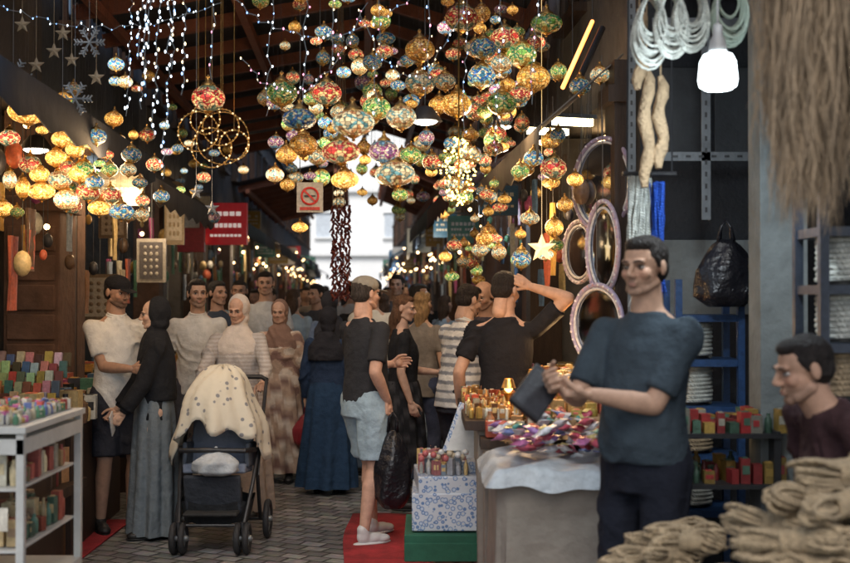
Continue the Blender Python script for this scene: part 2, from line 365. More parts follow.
    # feet
    for s,a in((1,AL),(-1,AR)):
        Q=Matrix.Translation(V((a.x,a.y,a.z-.085)))@Matrix.Rotation(deg(footyaw*s),4,'Z')
        mb=MB(); mb.ell((0,.0,.055),(.04,.05,.05)); mb.ell((0,-.07,.04),(.042,.08,.038)); mb.ell((0,-.13,.034),(.045,.06,.03))
        mb.caps((0,.0,.07),.04,(0,.01,.1),.038)
        put(mb,.008 if lod==0 else .014,2,4,shoe,0,Q)
        mb=MB(); mb.ell((0,-.06,.012),(.047,.138,.014)); raw(mb,4,Q); P[-1][3][:]=np.array(shoe)*(.5 if shoe[0]<.3 else 1)
    # hands
    if lod<2:
        for rt,e,w,hd,nm in((False,EL,WL,lh,V((-1,-.2,0))),(True,ER,WR,rh,V((1,-.2,0)))):
            d=(w-e).normalized(); n=nm
            if hd: d=V(hd[0]); n=V(hd[1])
            put(hand_mb(rt,w,d,n,hd[2] if hd and len(hd)>2 else curl),.0032 if lod==0 else .005,1,0,skin)
    sc=h/1.75
    vs=np.concatenate([p[0] for p in P])*sc; cs=np.concatenate([p[3] for p in P]); fs=[];ms=[];o=0
    for p in P:
        fs+=[tuple(i+o for i in f) for f in p[1]]; ms+=[p[2]]*len(p[1]); o+=len(p[0])
    me=bpy.data.meshes.new(name); me.from_pydata(vs.tolist(),[],fs)
    for m in (skinM,clothM,hairM,eyeM,shoeM): me.materials.append(m)
    me.polygons.foreach_set('material_index',ms); me.polygons.foreach_set('use_smooth',[True]*len(fs))
    at=me.color_attributes.new('Col','FLOAT_COLOR','POINT'); c=np.ones((len(vs),4),dtype=np.float32); c[:,:3]=cs; at.data.foreach_set('color',c.ravel())
    ob=bpy.data.objects.new(name,me); S.collection.objects.link(ob); ob.location=(x,y,z0); ob.rotation_euler=(0,0,yw)
    ob['wl']=list(WL*sc); ob['wr']=list(WR*sc)
    return ob
def wpos(ob,k):
    return Matrix.Translation(ob.location)@Matrix.Rotation(ob.rotation_euler.z,4,'Z')@V(ob[k])
def stripes(c1,c2,per=.055,duty=.5):
    def f(v):
        t=((v[:,2]/per)%1<duty)[:,None]; return np.where(t,np.array(c1),np.array(c2)).astype(np.float32)
    return f
def pattern(c1,c2,c3,k=1.):
    def f(v):
        a=np.sin(31*k*v[:,0]+5)*np.sin(37*k*v[:,2])+np.sin(29*k*v[:,1]+23*k*v[:,2]); a=a[:,None]
        return np.where(a>.55,np.array(c2),np.where(a<-.6,np.array(c3),np.array(c1))).astype(np.float32)
    return f
BL=(.016,.017,.02)
dark={'kind':'short','c':(.018,.013,.011)}
# --- main figures
human('man_in_white_polo',-2.12,8.05,34,h=1.76,hyaw=18,hpitch=8,ra=(.0,-.3,1.12),la=(.25,-.1,.92),top={'c':(.7,.7,.67),'collar':(.7,.7,.67),'hem':.84},bot={'kind':'shorts','c':(.03,.033,.045)},hair={'kind':'cap','c':(.02,.015,.012),'cap':(.015,.015,.018)},beard=.75,skin=(.42,.25,.17),b=1.04,belly=.02)
w2=human('woman_in_black_headscarf',-1.82,7.88,-72,h=1.6,female=True,hpitch=6,ra=(-.12,-.26,.93),la=(.16,-.3,.8),rh=((-.05,-.5,-.6),(.6,0,.2),.5),lh=((0,-.5,-.6),(-1,0,0),.7),top={'c':BL,'slv':1.97},bot={'kind':'skirt','c':(.16,.19,.21),'hem':.03,'flare':.22},hair={'kind':'hijab','c':BL,'cape':True},skin=(.55,.36,.26))
human('man_in_cream_shirt',-1.75,9.0,12,h=1.75,hyaw=8,top={'c':(.52,.5,.46),'collar':(.52,.5,.46)},bot={'kind':'trouser','c':(.08,.08,.09)},hair=dark,beard=.5,skin=(.42,.26,.18))
human('woman_pushing_stroller',-1.38,8.62,2,h=1.62,female=True,hpitch=14,hyaw=-14,la=(.24,-.4,1.08),ra=(-.24,-.4,1.08),lh=((0,-1,-.2),(0,-.2,-1),.9),rh=((0,-1,-.2),(0,-.2,-1),.9),top={'c':stripes((.44,.4,.37),(.36,.32,.29),.03,.5),'slv':1.97,'hem':.62,'loose':1.1},bot={'kind':'skirt','c':(.28,.22,.18),'hem':.05},hair={'kind':'hijab','c':(.55,.48,.42)},skin=(.5,.3,.21),b=1.12)
w6=human('woman_in_patterned_dress',-1.27,10.2,-4,h=1.58,female=True,hpitch=8,la=(.3,-.1,.9),top={'c':pattern((.38,.27,.2),(.55,.46,.38),(.2,.12,.1)),'slv':1.97,'loose':1.15,'hem':.7},bot={'kind':'skirt','c':pattern((.38,.27,.2),(.55,.46,.38),(.2,.12,.1)),'hem':.1},hair={'kind':'hijab','c':(.2,.12,.09)},skin=(.46,.28,.2),b=1.1,lod=1)
human('woman_in_navy_dress',-.8,9.6,168,h=1.53,female=True,hyaw=20,top={'c':(.02,.035,.07),'slv':1.97,'hem':.7,'loose':1.1},bot={'kind':'skirt','c':(.02,.045,.09),'hem':.06,'flare':.26},hair={'kind':'hijab','c':(.02,.02,.025)},lod=1,b=1.05)
hm=human('man_in_grey_cap',-.4,7.72,128,h=1.75,hyaw=4,hpitch=3,ra=('w',.16,-.12,.93),la=(.1,-.3,1.15),lf=(.1,-.14),rf=(-.11,.08),rh=((.0,-.1,-1),(1,.3,0),.95),top={'c':(.028,.029,.033),'hem':.87,'slv':.78},bot={'kind':'shorts','c':(.3,.4,.47),'len':.86},hair={'kind':'cap','c':(.05,.04,.035),'cap':(.26,.24,.2)},shoe=(.6,.6,.6),skin=(.55,.33,.24),b=1.1,belly=.015)
human('woman_with_brown_hair',-.17,8.9,95,h=1.63,female=True,hyaw=-15,hpitch=8,la=(.1,-.3,1.1),top={'c':BL,'hem':.8},bot={'kind':'skirt','c':pattern(BL,(.05,.05,.055),BL,1.5),'hem':.35},hair={'kind':'long','c':(.11,.055,.03)},skin=(.5,.32,.24),lod=1)
human('woman_with_blond_hair',-.02,9.9,150,h=1.66,female=True,top={'c':(.2,.17,.14),'hem':.8},bot={'kind':'trouser','c':(.05,.06,.1)},hair={'kind':'long','c':(.3,.18,.08)},lod=1)
human('man_in_striped_polo',.22,8.15,128,h=1.71,lean=.16,hyaw=-6,hpitch=16,ra=(-.12,-.46,1.12),la=(.2,-.42,1.08),top={'c':stripes((.6,.58,.54),(.2,.21,.23),.062,.6),'hem':.86,'collar':(.5,.5,.48)},bot={'kind':'trouser','c':(.025,.027,.035)},hair=dark,skin=(.45,.28,.2),b=1.14,belly=.03)
human('man_browsing_stall',.5,9.3,-25,h=1.74,lean=.12,hpitch=20,hyaw=-10,ra=(-.1,-.4,1.05),la=(.1,-.42,1.05),top={'c':(.06,.05,.06)},bot={'kind':'trouser','c':(.04,.04,.05)},hair={'kind':'bald','c':(.04,.03,.025)},skin=(.48,.28,.19),beard=.4,lod=1)
human('man_in_black_tshirt',.5,7.25,166,h=1.77,hyaw=-25,hpitch=12,ra=(-.15,.02,1.655),rhint=(-1,.1,.55),rh=((.85,.15,.5),(.3,-1,0),.35),la=(.3,-.06,.92),top={'c':(.014,.014,.017),'hem':.84},bot={'kind':'trouser','c':(.03,.03,.04)},hair=dark,skin=(.48,.29,.2),b=1.04)
sel=human('seller_in_grey_tshirt',.85,4.5,-44,h=1.855,hyaw=4,hpitch=3,ra=(-.1,-.38,1.22),la=(.0,-.34,1.19),rh=((.1,-1,.12),(.9,0,.4),.55),lh=((-.75,-.65,.0),(0,0,1),.6),top={'c':(.042,.058,.072),'hem':.93,'slv':.82},bot={'kind':'trouser','c':(.012,.014,.022)},hair={'kind':'short','c':(.022,.017,.014)},skin=(.47,.29,.2),beard=.32,b=1.04,belly=.03)
human('seated_shopkeeper',1.55,4.0,-80,h=1.76,drop=.21,lean=.4,hpitch=12,hyaw=-4,la=(.15,-.28,.78),ra=(-.15,-.28,.78),lf=(.14,-.42),rf=(-.14,-.38),top={'c':(.05,.025,.027),'slv':.8},bot={'kind':'trouser','c':(.03,.03,.04)},hair=dark,skin=(.42,.25,.17),beard=.4,b=1.1,shrug=.045)
# crowd
tops=[(.5,.5,.5),(.04,.05,.07),(.3,.38,.45),(.08,.08,.09),(.45,.1,.08),(.15,.2,.3),(.6,.57,.5),(.02,.02,.02),(.12,.25,.3),(.4,.33,.25),(.25,.3,.34),(.5,.42,.2)]
i=0
CR=[(-1.55,11.4,5),(-.95,11.2,185),(-1.9,11.9,-10),(-1.1,12.6,0),(-.45,12.2,170),(-.1,11.5,100),(-1.75,13.6,15),(-.7,13.8,180),(-2.15,15,0),(-1.35,15.3,5),(-.6,15.6,170),(-.1,14,190),(-1.8,17,0),(-1.1,17.5,175),(-.4,17.8,0),(-2.1,19.5,10),(-1.4,20,180),(-.7,20.5,0),(-1.9,23,180),(-1.1,24,0),(-.6,26,170),(-2.3,27,0),(-1.6,28,5),(-1.,31,180),(-2.4,33,0),(-1.8,36,180),(-1.3,40,0),(-2.6,44,0),(-2,48,180),(-1.9,10.7,10),(-.5,10.6,175),(-1.5,18.3,0),(-.9,22,0),(-1.5,25.5,180),(.25,13,120),(-2.0,21.3,0),
(-1.25,13.9,0),(-1.6,16.2,180),(-.85,16.6,0),(-.3,12.9,5),(-2.4,17.6,0),(-2.2,24.5,0),(-1.3,27,0),(-1.5,34,0),(-2.8,38,0),(-2.2,42,180),(-1.45,12.3,175),(-.75,12.4,0),(-1.0,14.8,180),(-1.7,14.6,0),(-.35,15,0),(-1.2,19,0),(-1.6,22,0),(-1.9,30,0),(-1.4,37,0)]
for (x,y,yw) in CR:
    fem=i%3==1; c=tops[(i*5)%12]; hd={'kind':'hijab','c':[(.45,.4,.35),(.05,.05,.06),(.3,.2,.25),(.2,.28,.35)][i%4]} if fem and i%2 else {'kind':'long' if fem else 'short','c':[(.02,.015,.012),(.07,.04,.025),(.03,.025,.02)][i%3]}
    human('pedestrian',x+R.uniform(-.08,.08),y,yw+R.uniform(-20,20),h=R.uniform(1.6,1.7) if fem else R.uniform(1.7,1.87),female=fem,hyaw=R.uniform(-30,30),lf=(.1,R.uniform(-.2,.1)),rf=(-.1,R.uniform(-.1,.2)),top={'c':c,'slv':R.choice([.7,1.95])},bot={'kind':'skirt','c':tops[(i*7+3)%12],'hem':.1} if fem and i%2 else {'kind':'trouser','c':[(.03,.04,.07),(.05,.05,.05),(.1,.14,.2),(.2,.17,.12)][i%4]},hair=hd,skin=(.46,.28,.2),lod=1 if y<13 else 2,beard=0 if fem else .3)
    i+=1
# ------------------------------------------------------------ hand-held things
def bag(name,top,w,hh,mat,handle=.12,dpt=.1):
    mb=MB(); rs=[]; n=32
    for k in range(14):
        t=k/13; f=.22+.8*min(1,t*2.2)**.7-.45*max(0,t-.85)/.15
        rs.append([(w/2*f*math.cos(a*math.tau/n)*(1+.09*math.sin(5*a*math.tau/n+k*.5)+.05*math.sin(13*a*math.tau/n)*(1-t)),dpt*f*math.sin(a*math.tau/n)*(1+.12*math.sin(4*a*math.tau/n+k*.4)),-handle-hh*t) for a in range(n)])
    mb.rings(rs)
    for s in(-1,1): mb.tube([(s*w*.12,0,-handle-.01),(s*.025,0,-.04),(0,0,0)],[.014,.008,.006],6)
    return mb.obj(name,[mat],top,angle=180)
p=wpos(hm,'wr'); bag('black_shopping_bag',(p.x+.03,p.y,p.z-.07),.23,.5,bagM)
p=wpos(w6,'wl'); bag('red_handbag',(p.x,p.y,p.z-.07),.26,.3,M('dark_red_leather',(.22,.02,.03),.4,var=.3),.14)
p=wpos(w2,'wl'); mb=MB(); mb.box((0,0,0),(.008,.075,.15),0,(.6,.6,.6),rx=.5); mb.box((-.005,0,0),(.003,.068,.14),0,(.02,.02,.03),rx=.5); mb.obj('mobile_phone',[goodsM],(p.x-.06,p.y-.03,p.z-.06),bevel=.004)
p=wpos(sel,'wr'); mb=MB(); mb.box((0,0,0),(.13,.025,.2),0,(.012,.012,.014),rz=.4,rx=-.5,ry=.8); mb.box((.004,-.014,.0),(.11,.004,.17),0,(.03,.03,.035),rz=.4,rx=-.5,ry=.8); mb.obj('black_wallet',[goodsM],(p.x-.09,p.y-.03,p.z-.03),bevel=.006)
# ------------------------------------------------------------ stroller
dotM,n_,b_=nt('dotted_blanket'); N=n_.nodes;L=n_.links
tc=N.new('ShaderNodeTexCoord'); vo=N.new('ShaderNodeTexVoronoi'); vo.inputs['Scale'].default_value=17; vo.inputs['Randomness'].default_value=.8; L.new(tc.outputs['Object'],vo.inputs['Vector'])
ra_=N.new('ShaderNodeValToRGB'); e=ra_.color_ramp.elements; e[0].position=.2; e[0].color=(.22,.22,.23,1); e[1].position=.27; e[1].color=(.6,.55,.44,1); L.new(vo.outputs['Distance'],ra_.inputs[0]); L.new(ra_.outputs[0],b_.inputs['Base Color']); b_.inputs['Roughness'].default_value=.9
nb=N.new('ShaderNodeTexNoise'); nb.inputs['Scale'].default_value=9; L.new(tc.outputs['Object'],nb.inputs['Vector']); bb=N.new('ShaderNodeBump'); bb.inputs['Strength'].default_value=.6; bb.inputs['Distance'].default_value=.03; L.new(nb.outputs['Fac'],bb.inputs['Height']); L.new(bb.outputs[0],b_.inputs['Normal'])
st=bpy.data.objects.new('baby_stroller',None); S.collection.objects.link(st); st.location=(-1.34,7.62,0)
mb=MB()
for s in(-1,1):
    mb.tube([(s*.24,.2,.13),(s*.25,.0,.45),(s*.25,.2,.75),(s*.24,.5,1.03)],.013,8)
    mb.tube([(s*.2,-.3,.15),(s*.235,-.1,.42),(s*.25,.05,.62)],.013,8); mb.tube([(s*.2,-.3,.2),(s*.2,-.3,.1)],.016,8)
mb.tube([(-.24,.5,1.03),(-.2,.53,1.05),(.2,.53,1.05),(.24,.5,1.03)],.017,10)
mb.tube([(-.28,.2,.13),(.28,.2,.13)],.01,8); mb.tube([(-.2,-.3,.18),(.2,-.3,.18)],.01,8)
mb.tube([(-.24,-.03,.62),(-.2,-.25,.64),(0,-.3,.65),(.2,-.25,.64),(.24,-.03,.62)],.016,10)
mb.obj('frame',[blackM],parent=st)
mb=MB()
for s in(-1,1):
    for (px,py,rr) in((s*.2,-.3,.1),(s*.29,.2,.13)):
        for o in ((-.028,.028) if rr<.12 else (0,)):
            mb.torus((px+o,py,rr),rr-.02,.02,'X',28,8,0); mb.torus((px+o,py,rr),rr-.042,.006,'X',24,6,1)
            mb.caps((px+o-.015,py,rr),.022,(px+o+.015,py,rr),.022,10,1)
            for k in range(8):
                a=k*math.tau/8; mb.tube([(px+o,py,rr),(px+o,py+math.cos(a)*(rr-.04),rr+math.sin(a)*(rr-.04))],.005,5,1)
mb.obj('wheels',[rubber,steelM],parent=st)
mb=MB()
mb.box((0,-.02,.5),(.4,.34,.06),0,(.2,.24,.32),rx=-.1); mb.box((0,.17,.72),(.4,.06,.46),0,(.24,.28,.36),rx=-.35); mb.box((0,-.22,.36),(.36,.04,.26),0,(.04,.045,.055),rx=.3)
mb.box((0,-.27,.25),(.34,.14,.025),0,(.03,.03,.03)); 
for s in(-1,1): mb.box((s*.2,.04,.58),(.03,.34,.16),0,(.1,.12,.15),rx=-.1)
mb.obj('seat',[clothM],parent=st,bevel=.018)
mb=MB(); rs=[]
for k in range(6):
    t=k/5; rs.append([((.2+.03*t)*math.copysign(abs(math.cos(a))**.6,math.cos(a)),-.02+(.2+.03*t)*math.copysign(abs(math.sin(a))**.6,math.sin(a)),.17+.14*t+.01*math.sin(5*a)) for a in [j*math.tau/40 for j in range(40)]])
mb.rings([[(0,0,.17)]*40]+rs,0,(.025,.027,.03),cap=False); mb.box((.02,-.05,.3),(.25,.2,.12),0,(.1,.09,.09)); mb.obj('storage_basket',[clothM],parent=st)
mb=MB(); n=80; rs=[]
for k in range(16):
    t=k/15; row=[]
    for j in range(n):
        a=j*math.tau/n; fr_=max(0,-math.sin(a))
        zb=.6+.22*fr_**3-.06*math.sin(4*a+1)+.03*math.sin(9*a)
        th=t*math.pi/2
        r=(.02+.235*math.sin(th*1.0)**.62)+.045*t*t; f=1+.085*t*math.sin(8*a+1.3)+.05*t*math.sin(15*a)
        z=1.15-(1.15-zb)*(1-math.cos(th))**.8
        row.append((r*1.02*f*math.cos(a)+.01*math.sin(6*z*3),.06+r*1.15*f*math.sin(a),z+.012*math.sin(11*a+7*t)*(1-t)))
    rs.append(row)
mb.rings(rs,cap=False); ob=mb.obj('draped_blanket',[dotM],parent=st,angle=180); so=ob.modifiers.new('s','SOLIDIFY'); so.thickness=.006
bg=bag('white_bag',(0,0,0),.28,.15,tarp,.03,.08); bg.parent=st; bg.location=(.03,-.28,.67)
# ------------------------------------------------------------ ground
gm,n_,b_=nt('stone_setts'); N=n_.nodes;L=n_.links
tc=N.new('ShaderNodeTexCoord'); mp=N.new('ShaderNodeMapping'); mp.inputs['Rotation'].default_value=(0,0,deg(27)); L.new(tc.outputs['Object'],mp.inputs[0])
nz=N.new('ShaderNodeTexNoise'); nz.inputs['Scale'].default_value=3; L.new(mp.outputs[0],nz.inputs['Vector'])
mx=N.new('ShaderNodeMix'); mx.data_type='VECTOR'; mx.inputs['Factor'].default_value=.06; L.new(mp.outputs[0],mx.inputs[4]); L.new(nz.outputs['Color'],mx.inputs[5])
br=N.new('ShaderNodeTexBrick'); br.inputs['Scale'].default_value=1; br.inputs['Brick Width'].default_value=.15; br.inputs['Row Height'].default_value=.11; br.inputs['Mortar Size'].default_value=.011; br.inputs['Mortar Smooth'].default_value=.8
br.inputs['Color1'].default_value=(.24,.22,.21,1); br.inputs['Color2'].default_value=(.1,.095,.09,1); br.inputs['Mortar'].default_value=(.03,.027,.025,1); L.new(mx.outputs[1],br.inputs['Vector'])
n2=N.new('ShaderNodeTexNoise'); n2.inputs['Scale'].default_value=14; n2.inputs['Detail'].default_value=8; L.new(tc.outputs['Object'],n2.inputs['Vector'])
ml=N.new('ShaderNodeMix'); ml.data_type='RGBA'; ml.blend_type='OVERLAY'; ml.inputs['Factor'].default_value=.9; L.new(br.outputs['Color'],ml.inputs[6]); L.new(n2.outputs['Color'],ml.inputs[7]); 
hs=N.new('ShaderNodeHueSaturation'); hs.inputs['Saturation'].default_value=.4; L.new(ml.outputs[2],hs.inputs['Color']); L.new(hs.outputs[0],b_.inputs['Base Color'])
iv=N.new('ShaderNodeMath'); iv.operation='MULTIPLY_ADD'; iv.inputs[1].default_value=-1; L.new(br.outputs['Fac'],iv.inputs[0]); L.new(n2.outputs['Fac'],iv.inputs[2])
bp=N.new('ShaderNodeBump'); bp.inputs['Strength'].default_value=.8; bp.inputs['Distance'].default_value=.014; L.new(iv.outputs[0],bp.inputs['Height']); L.new(bp.outputs[0],b_.inputs['Normal']); b_.inputs['Roughness'].default_value=.42
mb=MB(); mb.add([(-150,-150,0),(150,-150,0),(150,300,0),(-150,300,0)],[(0,1,2,3)]); mb.obj('ground',[gm])
mb=MB(); rs=[]
for k in range(30):
    y=4.6+k*.14; rs.append([(-.5+.02*math.sin(y*3)+i_*1.55/12-.03*(y-7),y,.008+.004*math.sin(i_*1.7+y*5)) for i_ in range(13)])
vs=[p for r in rs for p in r]; mb.add(vs,[(a*13+j,a*13+j+1,(a+1)*13+j+1,(a+1)*13+j) for a in range(29) for j in range(12)]); ob=mb.obj('red_carpet',[carpet],angle=180); ob.modifiers.new('s','SOLIDIFY').thickness=.004
mb=MB(); mb.box((-2.35,7.6,.008),(.5,1.6,.008)); mb.obj('red_carpet',[carpet])
# ------------------------------------------------------------ buildings (street frame rotated 3.2 deg)
RZ=math.atan(.056)
def SW(u,v,z=0): return V((u*math.cos(RZ)-v*math.sin(RZ),u*math.sin(RZ)+v*math.cos(RZ),z))
warm=EM('warm_bulb',(1,.62,.28),12); cool=EM('cool_tube',(.8,.93,1),9); orange=EM('orange_tube',(1,.25,.03),4)
winM=M('window_glass',(.03,.04,.05),.1,var=.2,bump=0)
wallcols=[M('wall_%d'%i_,c,.85,var=.5,scale=2.5,bump=.5,bscale=12) for i_,c in enumerate([(.07,.058,.05),(.05,.055,.062),(.1,.095,.09),(.065,.048,.044)])]
awn=[M('awning_%d'%i_,c,.8,var=.25,scale=3,bump=.4,bscale=8) for i_,c in enumerate([(.015,.02,.032),(.08,.025,.025),(.05,.055,.065),(.12,.105,.09),(.03,.06,.08)])]
pal=[(.5,.12,.06),(.55,.42,.2),(.1,.2,.35),(.5,.5,.45),(.1,.25,.15),(.4,.08,.2),(.5,.28,.06),(.03,.03,.035),(.25,.12,.05),(.3,.35,.4),(.6,.52,.36),(.04,.04,.05),(.12,.07,.04)]
def goods(mb,x0,x1,y0,y1,z,sx,sy,sz,P_=pal,m=0,jit=.3,fill=.95,round_=.15):
    x=x0
    while x<x1:
        y=y0
        while y<y1:
            if R.random()<fill:
                c=R.choice(P_); f=R.uniform(.4,1.15); c=tuple(q*f for q in c); w=sx*R.uniform(.6,.95); d=sy*R.uniform(.6,.95); hh=sz*R.uniform(.4,1)
                if R.random()<round_: mb.lathe([(w*.35,0),(w*.42,hh*.3),(w*.4,hh*.7),(w*.18,hh*.85),(w*.2,hh)],(x+sx/2,y+sy/2,z),10,m,c)
                else:
                    mb.box((x+sx/2,y+sy/2,z+hh/2),(w,d,hh),m,c,rz=R.uniform(-jit,jit))
                    c2=R.choice(P_)
                    if R.random()<.6: mb.box((x+sx/2,y+sy/2,z+hh+.002),(w*.6,d*.6,.004),m,c2); mb.box((x+sx/2,y+sy/2-.001,z+hh*.55),(w*.8,d*1.03,hh*.35),m,c2)
            y+=sy
        x+=sx
def shop(s,v0,v1,front,i_,sign=True):
    root=bpy.data.objects.new('shop_building',None); S.collection.objects.link(root); root.rotation_euler=(0,0,RZ)
    W=v1-v0; mb=MB(); X=lambda o:front+s*o; vc=(v0+v1)/2
    H=R.uniform(5.4,6.6)
    mb.box((X(1.9),vc,1.5),(.2,W,3),0); mb.box((X(1.0),v0+.1,1.5),(1.6,.2,3),0); mb.box((X(1.0),v1-.1,1.5),(1.6,.2,3),0)
    mb.box((X(1.1),vc,3.1),(1.8,W-.01,.16),0); mb.box((X(1.1),vc,3.18+(H-3.18)/2),(1.8,W,H-3.18),0)
    mb.box((X(1.1),vc,H+.06),(2.0,W+.0,.12),2)
    for vv in(v0+.14,v1-.14):
        mb.box((X(.06),vv,1.5),(.28,.26,3),1); mb.box((X(.06),vv,.15),(.34,.3,.3),1); mb.box((X(.06),vv,2.8),(.36,.3,.1),1)
    for k in range(2):
        vv=v0+W*(k+.5)/2
        mb.box((X(.19),vv,4.5),(.02,.8,1.2),3); mb.box((X(.16),vv,5.13),(.1,.95,.08),1); mb.box((X(.16),vv,3.87),(.14,1,.07),1)
        for q in(-.41,0,.41): mb.box((X(.165),vv+q,4.5),(.04,.05,1.18),1)
    mb.obj('facade',[wallcols[i_%4],stone if i_%2 else dwood,darkwall,winM],parent=root)
    mb=MB(); n=14; d=R.uniform(.45,.8); z1=R.uniform(2.55,2.75); rs=[]
    for k in range(n+1):
        v=v0+.1+(W-.2)*k/n; sag=.025*math.sin(k*math.pi/n*3); sc_=.05*(k%2)
        rs.append([(X(-.0),v,3.05),(X(-d*.5),v,(3.05+z1)/2-sag),(X(-d),v,z1),(X(-d-.005),v,z1-.18-sc_)])
    mb.add([p for r in rs for p in r],[(a*4+j,a*4+j+1,(a+1)*4+j+1,(a+1)*4+j) for a in range(n) for j in range(3)])
    ob=mb.obj('awning',[awn[(i_*3+(s>0))%5]],parent=root,angle=30); ob.modifiers.new('s','SOLIDIFY').thickness=.01
    if sign:
        mb=MB(); c=R.choice([(.45,.03,.03),(.02,.1,.2),(.4,.37,.28),(.4,.25,.05),(.04,.18,.12),(.4,.4,.4)])
        zz=R.uniform(2.4,3.0); ww=R.uniform(.3,.5); hh=R.uniform(.25,.5); v=v0+.4
        mb.box((X(-ww/2-.1),v,zz),(ww,.07,hh),0,c)
        for (zq,nq,hq) in((.2,6,.12),(.0,9,.08),(-.2,7,.08)):
            for q in range(nq):
                if R.random()<.85: mb.box((X(-ww/2-.1)+ww*.8*((q+.5)/nq-.5),v-.038,zz+hh*zq),(ww*.55/nq,.006,hh*hq),0,(.6,.58,.5))
        mb.box((X(-ww/2),v,zz+hh/2+.03),(ww+.2,.02,.02),0,(.03,.03,.03))
        mb.obj('sign',[goodsM],parent=root)
    mb=MB(); mb.box((X(-.15),vc,.4),(.7,W-.8,.8),1); 
    a,b2=sorted((X(-.5),X(.2)))
    goods(mb,a,b2,v0+.4,v1-.4,.8,.13,.13,.25)
    for sh in range(4):
        z=.9+.5*sh; mb.box((X(1.6),vc,z),(.4,W-.5,.03),1); a,b2=sorted((X(1.4),X(1.75))); goods(mb,a,b2,v0+.3,v1-.3,z+.015,.17,.17,.34)
    for k in range(int(W*7)):
        v=v0+.3+(W-.6)*R.random(); z=R.uniform(1.8,2.6); c=R.choice(pal); q=R.uniform(.03,.09); o=R.uniform(-.25,.2)
        if R.random()<.5: mb.ell((X(o),v,z),(q*.7,q*.7,q),10,6,0,c)
        else:
            w_=q*2.2; l_=R.uniform(.2,.5); n8=12
            rs=[[(X(o)+.012*math.sin(j*1.7+t*3)+(.008 if j<n8/2 else -.008),v+w_*(-.5+(j%(n8//2))/(n8/2-1) if j<n8/2 else .5-(j-n8/2)/(n8/2-1))*(.8+.3*t),z-l_*t) for j in range(n8)] for t in(0,.3,.6,1)]
            mb.rings(rs,0,c)
        mb.tube([(X(o),v,z),(X(o),v,2.98)],.003,4,0,(.05,.05,.05))
    mb.obj('goods_display',[goodsM,dwood],parent=root)
    mb=MB(); 
    for k in range(2): mb.box((X(.5),v0+W*(k+.5)/2,2.93),(.06,.9,.04),0 if (i_+k)%2 else 1)
    for k in range(8): mb.ell((X(R.uniform(-.5,.3)),R.uniform(v0+.3,v1-.3),R.uniform(2.1,2.9)),.022,8,6,0)
    mb.obj('shop_lights',[warm,cool],parent=root)
v=5.2;i=0
while v<58: w=R.uniform(3.2,4.3); shop(-1,v,v+w,-2.3,i); v+=w; i+=1
v=6.75
while v<58: w=R.uniform(3.0,4.2); shop(1,v,v+w,1.57,i,sign=v>9); v+=w; i+=1
# end of street : white facade added to stand in for the blown-out sky gap
pale=M('haze_white',(.85,.85,.83),.9,var=.06,scale=.6,bump=.2)
mb=MB(); mb.box((-4.5,75,6.5),(24,3,13),0)
for z in(4.2,8.2,13.1): mb.box((-4.5,73.4,z),(24.2,.4,.25),1)
for r_ in range(2):
    for k in range(6):
        mb.box((-15+k*4.3,73.48,6+4*r_),(.9,.06,1.5),2); mb.box((-15+k*4.3,73.4,5.2+4*r_),(1.1,.25,.1),1); mb.box((-15+k*4.3,73.42,6.82+4*r_),(1.1,.18,.1),1)
mb.obj('sky_gap_facade',[pale,M('haze_white_trim',(.8,.8,.78),.85,var=.1),M('haze_white_window',(.55,.6,.65),.2,var=.2,bump=0)])  # trim and window colours whitened to read as bright haze
corr=M('corrugated_sheet',(.06,.065,.075),.55,var=.5,scale=2,bump=.3,metal=.3)
rafter=M('painted_rafter',(.24,.08,.04),.6,var=.4,scale=4,bump=.3)
def roof(v0,v1,u0,z0,u1,z1):
    mb=MB(); n=int((v1-v0)/.09); vs=[];fs=[]
    for k in range(n+1):
        v=v0+(v1-v0)*k/n; dz=.025*math.cos(k*math.pi)
        for (u,z) in((u0,z0),((u0+u1)/2,(z0+z1)/2),(u1,z1)): vs.append((u,v,z+dz))
    fs=[(a*3+j,a*3+j+1,a*3+j+4,a*3+j+3) for a in range(n) for j in range(2)]
    mb.add(vs,fs,0)
    k=v0+.3; dx=u1-u0; dz=z1-z0; L_=math.hypot(dx,dz); an=math.atan2(-dz,dx)
    while k<v1:
        mb.box(((u0+u1)/2,k,(z0+z1)/2-.1),(L_,.07,.12),1,ry=an); k+=1.1
    for t in(.1,.5,.92): mb.box((u0+dx*t,(v0+v1)/2,z0+dz*t-.2),(.07,v1-v0,.08),1)
    return mb.obj('street_canopy',[corr,rafter],rz=RZ,angle=80)
roof(8.6,21,-2.4,4.1,.3,4.6); roof(8.4,21.3,1.7,4.3,.0,4.8)
roof(23,34,-2.4,3.8,-.3,4.3); roof(22.9,33,1.7,3.9,.5,4.4)
mb=MB()   # added slats above the frame, blocking part of the sun near the camera
for k in range(24): mb.box((-3.4+.27*k,3.9,4.62),(.15,8.6,.025),0)
for k in range(6): mb.box((-.3,-.2+1.6*k,4.56),(6.6,.06,.09),0)
for x in(-3.3,2.75):
    for y in(-.2,7.8): mb.box((x,y,2.27),(.09,.09,4.5),0)
mb.obj('added_sun_slats',[woodM],rz=RZ)
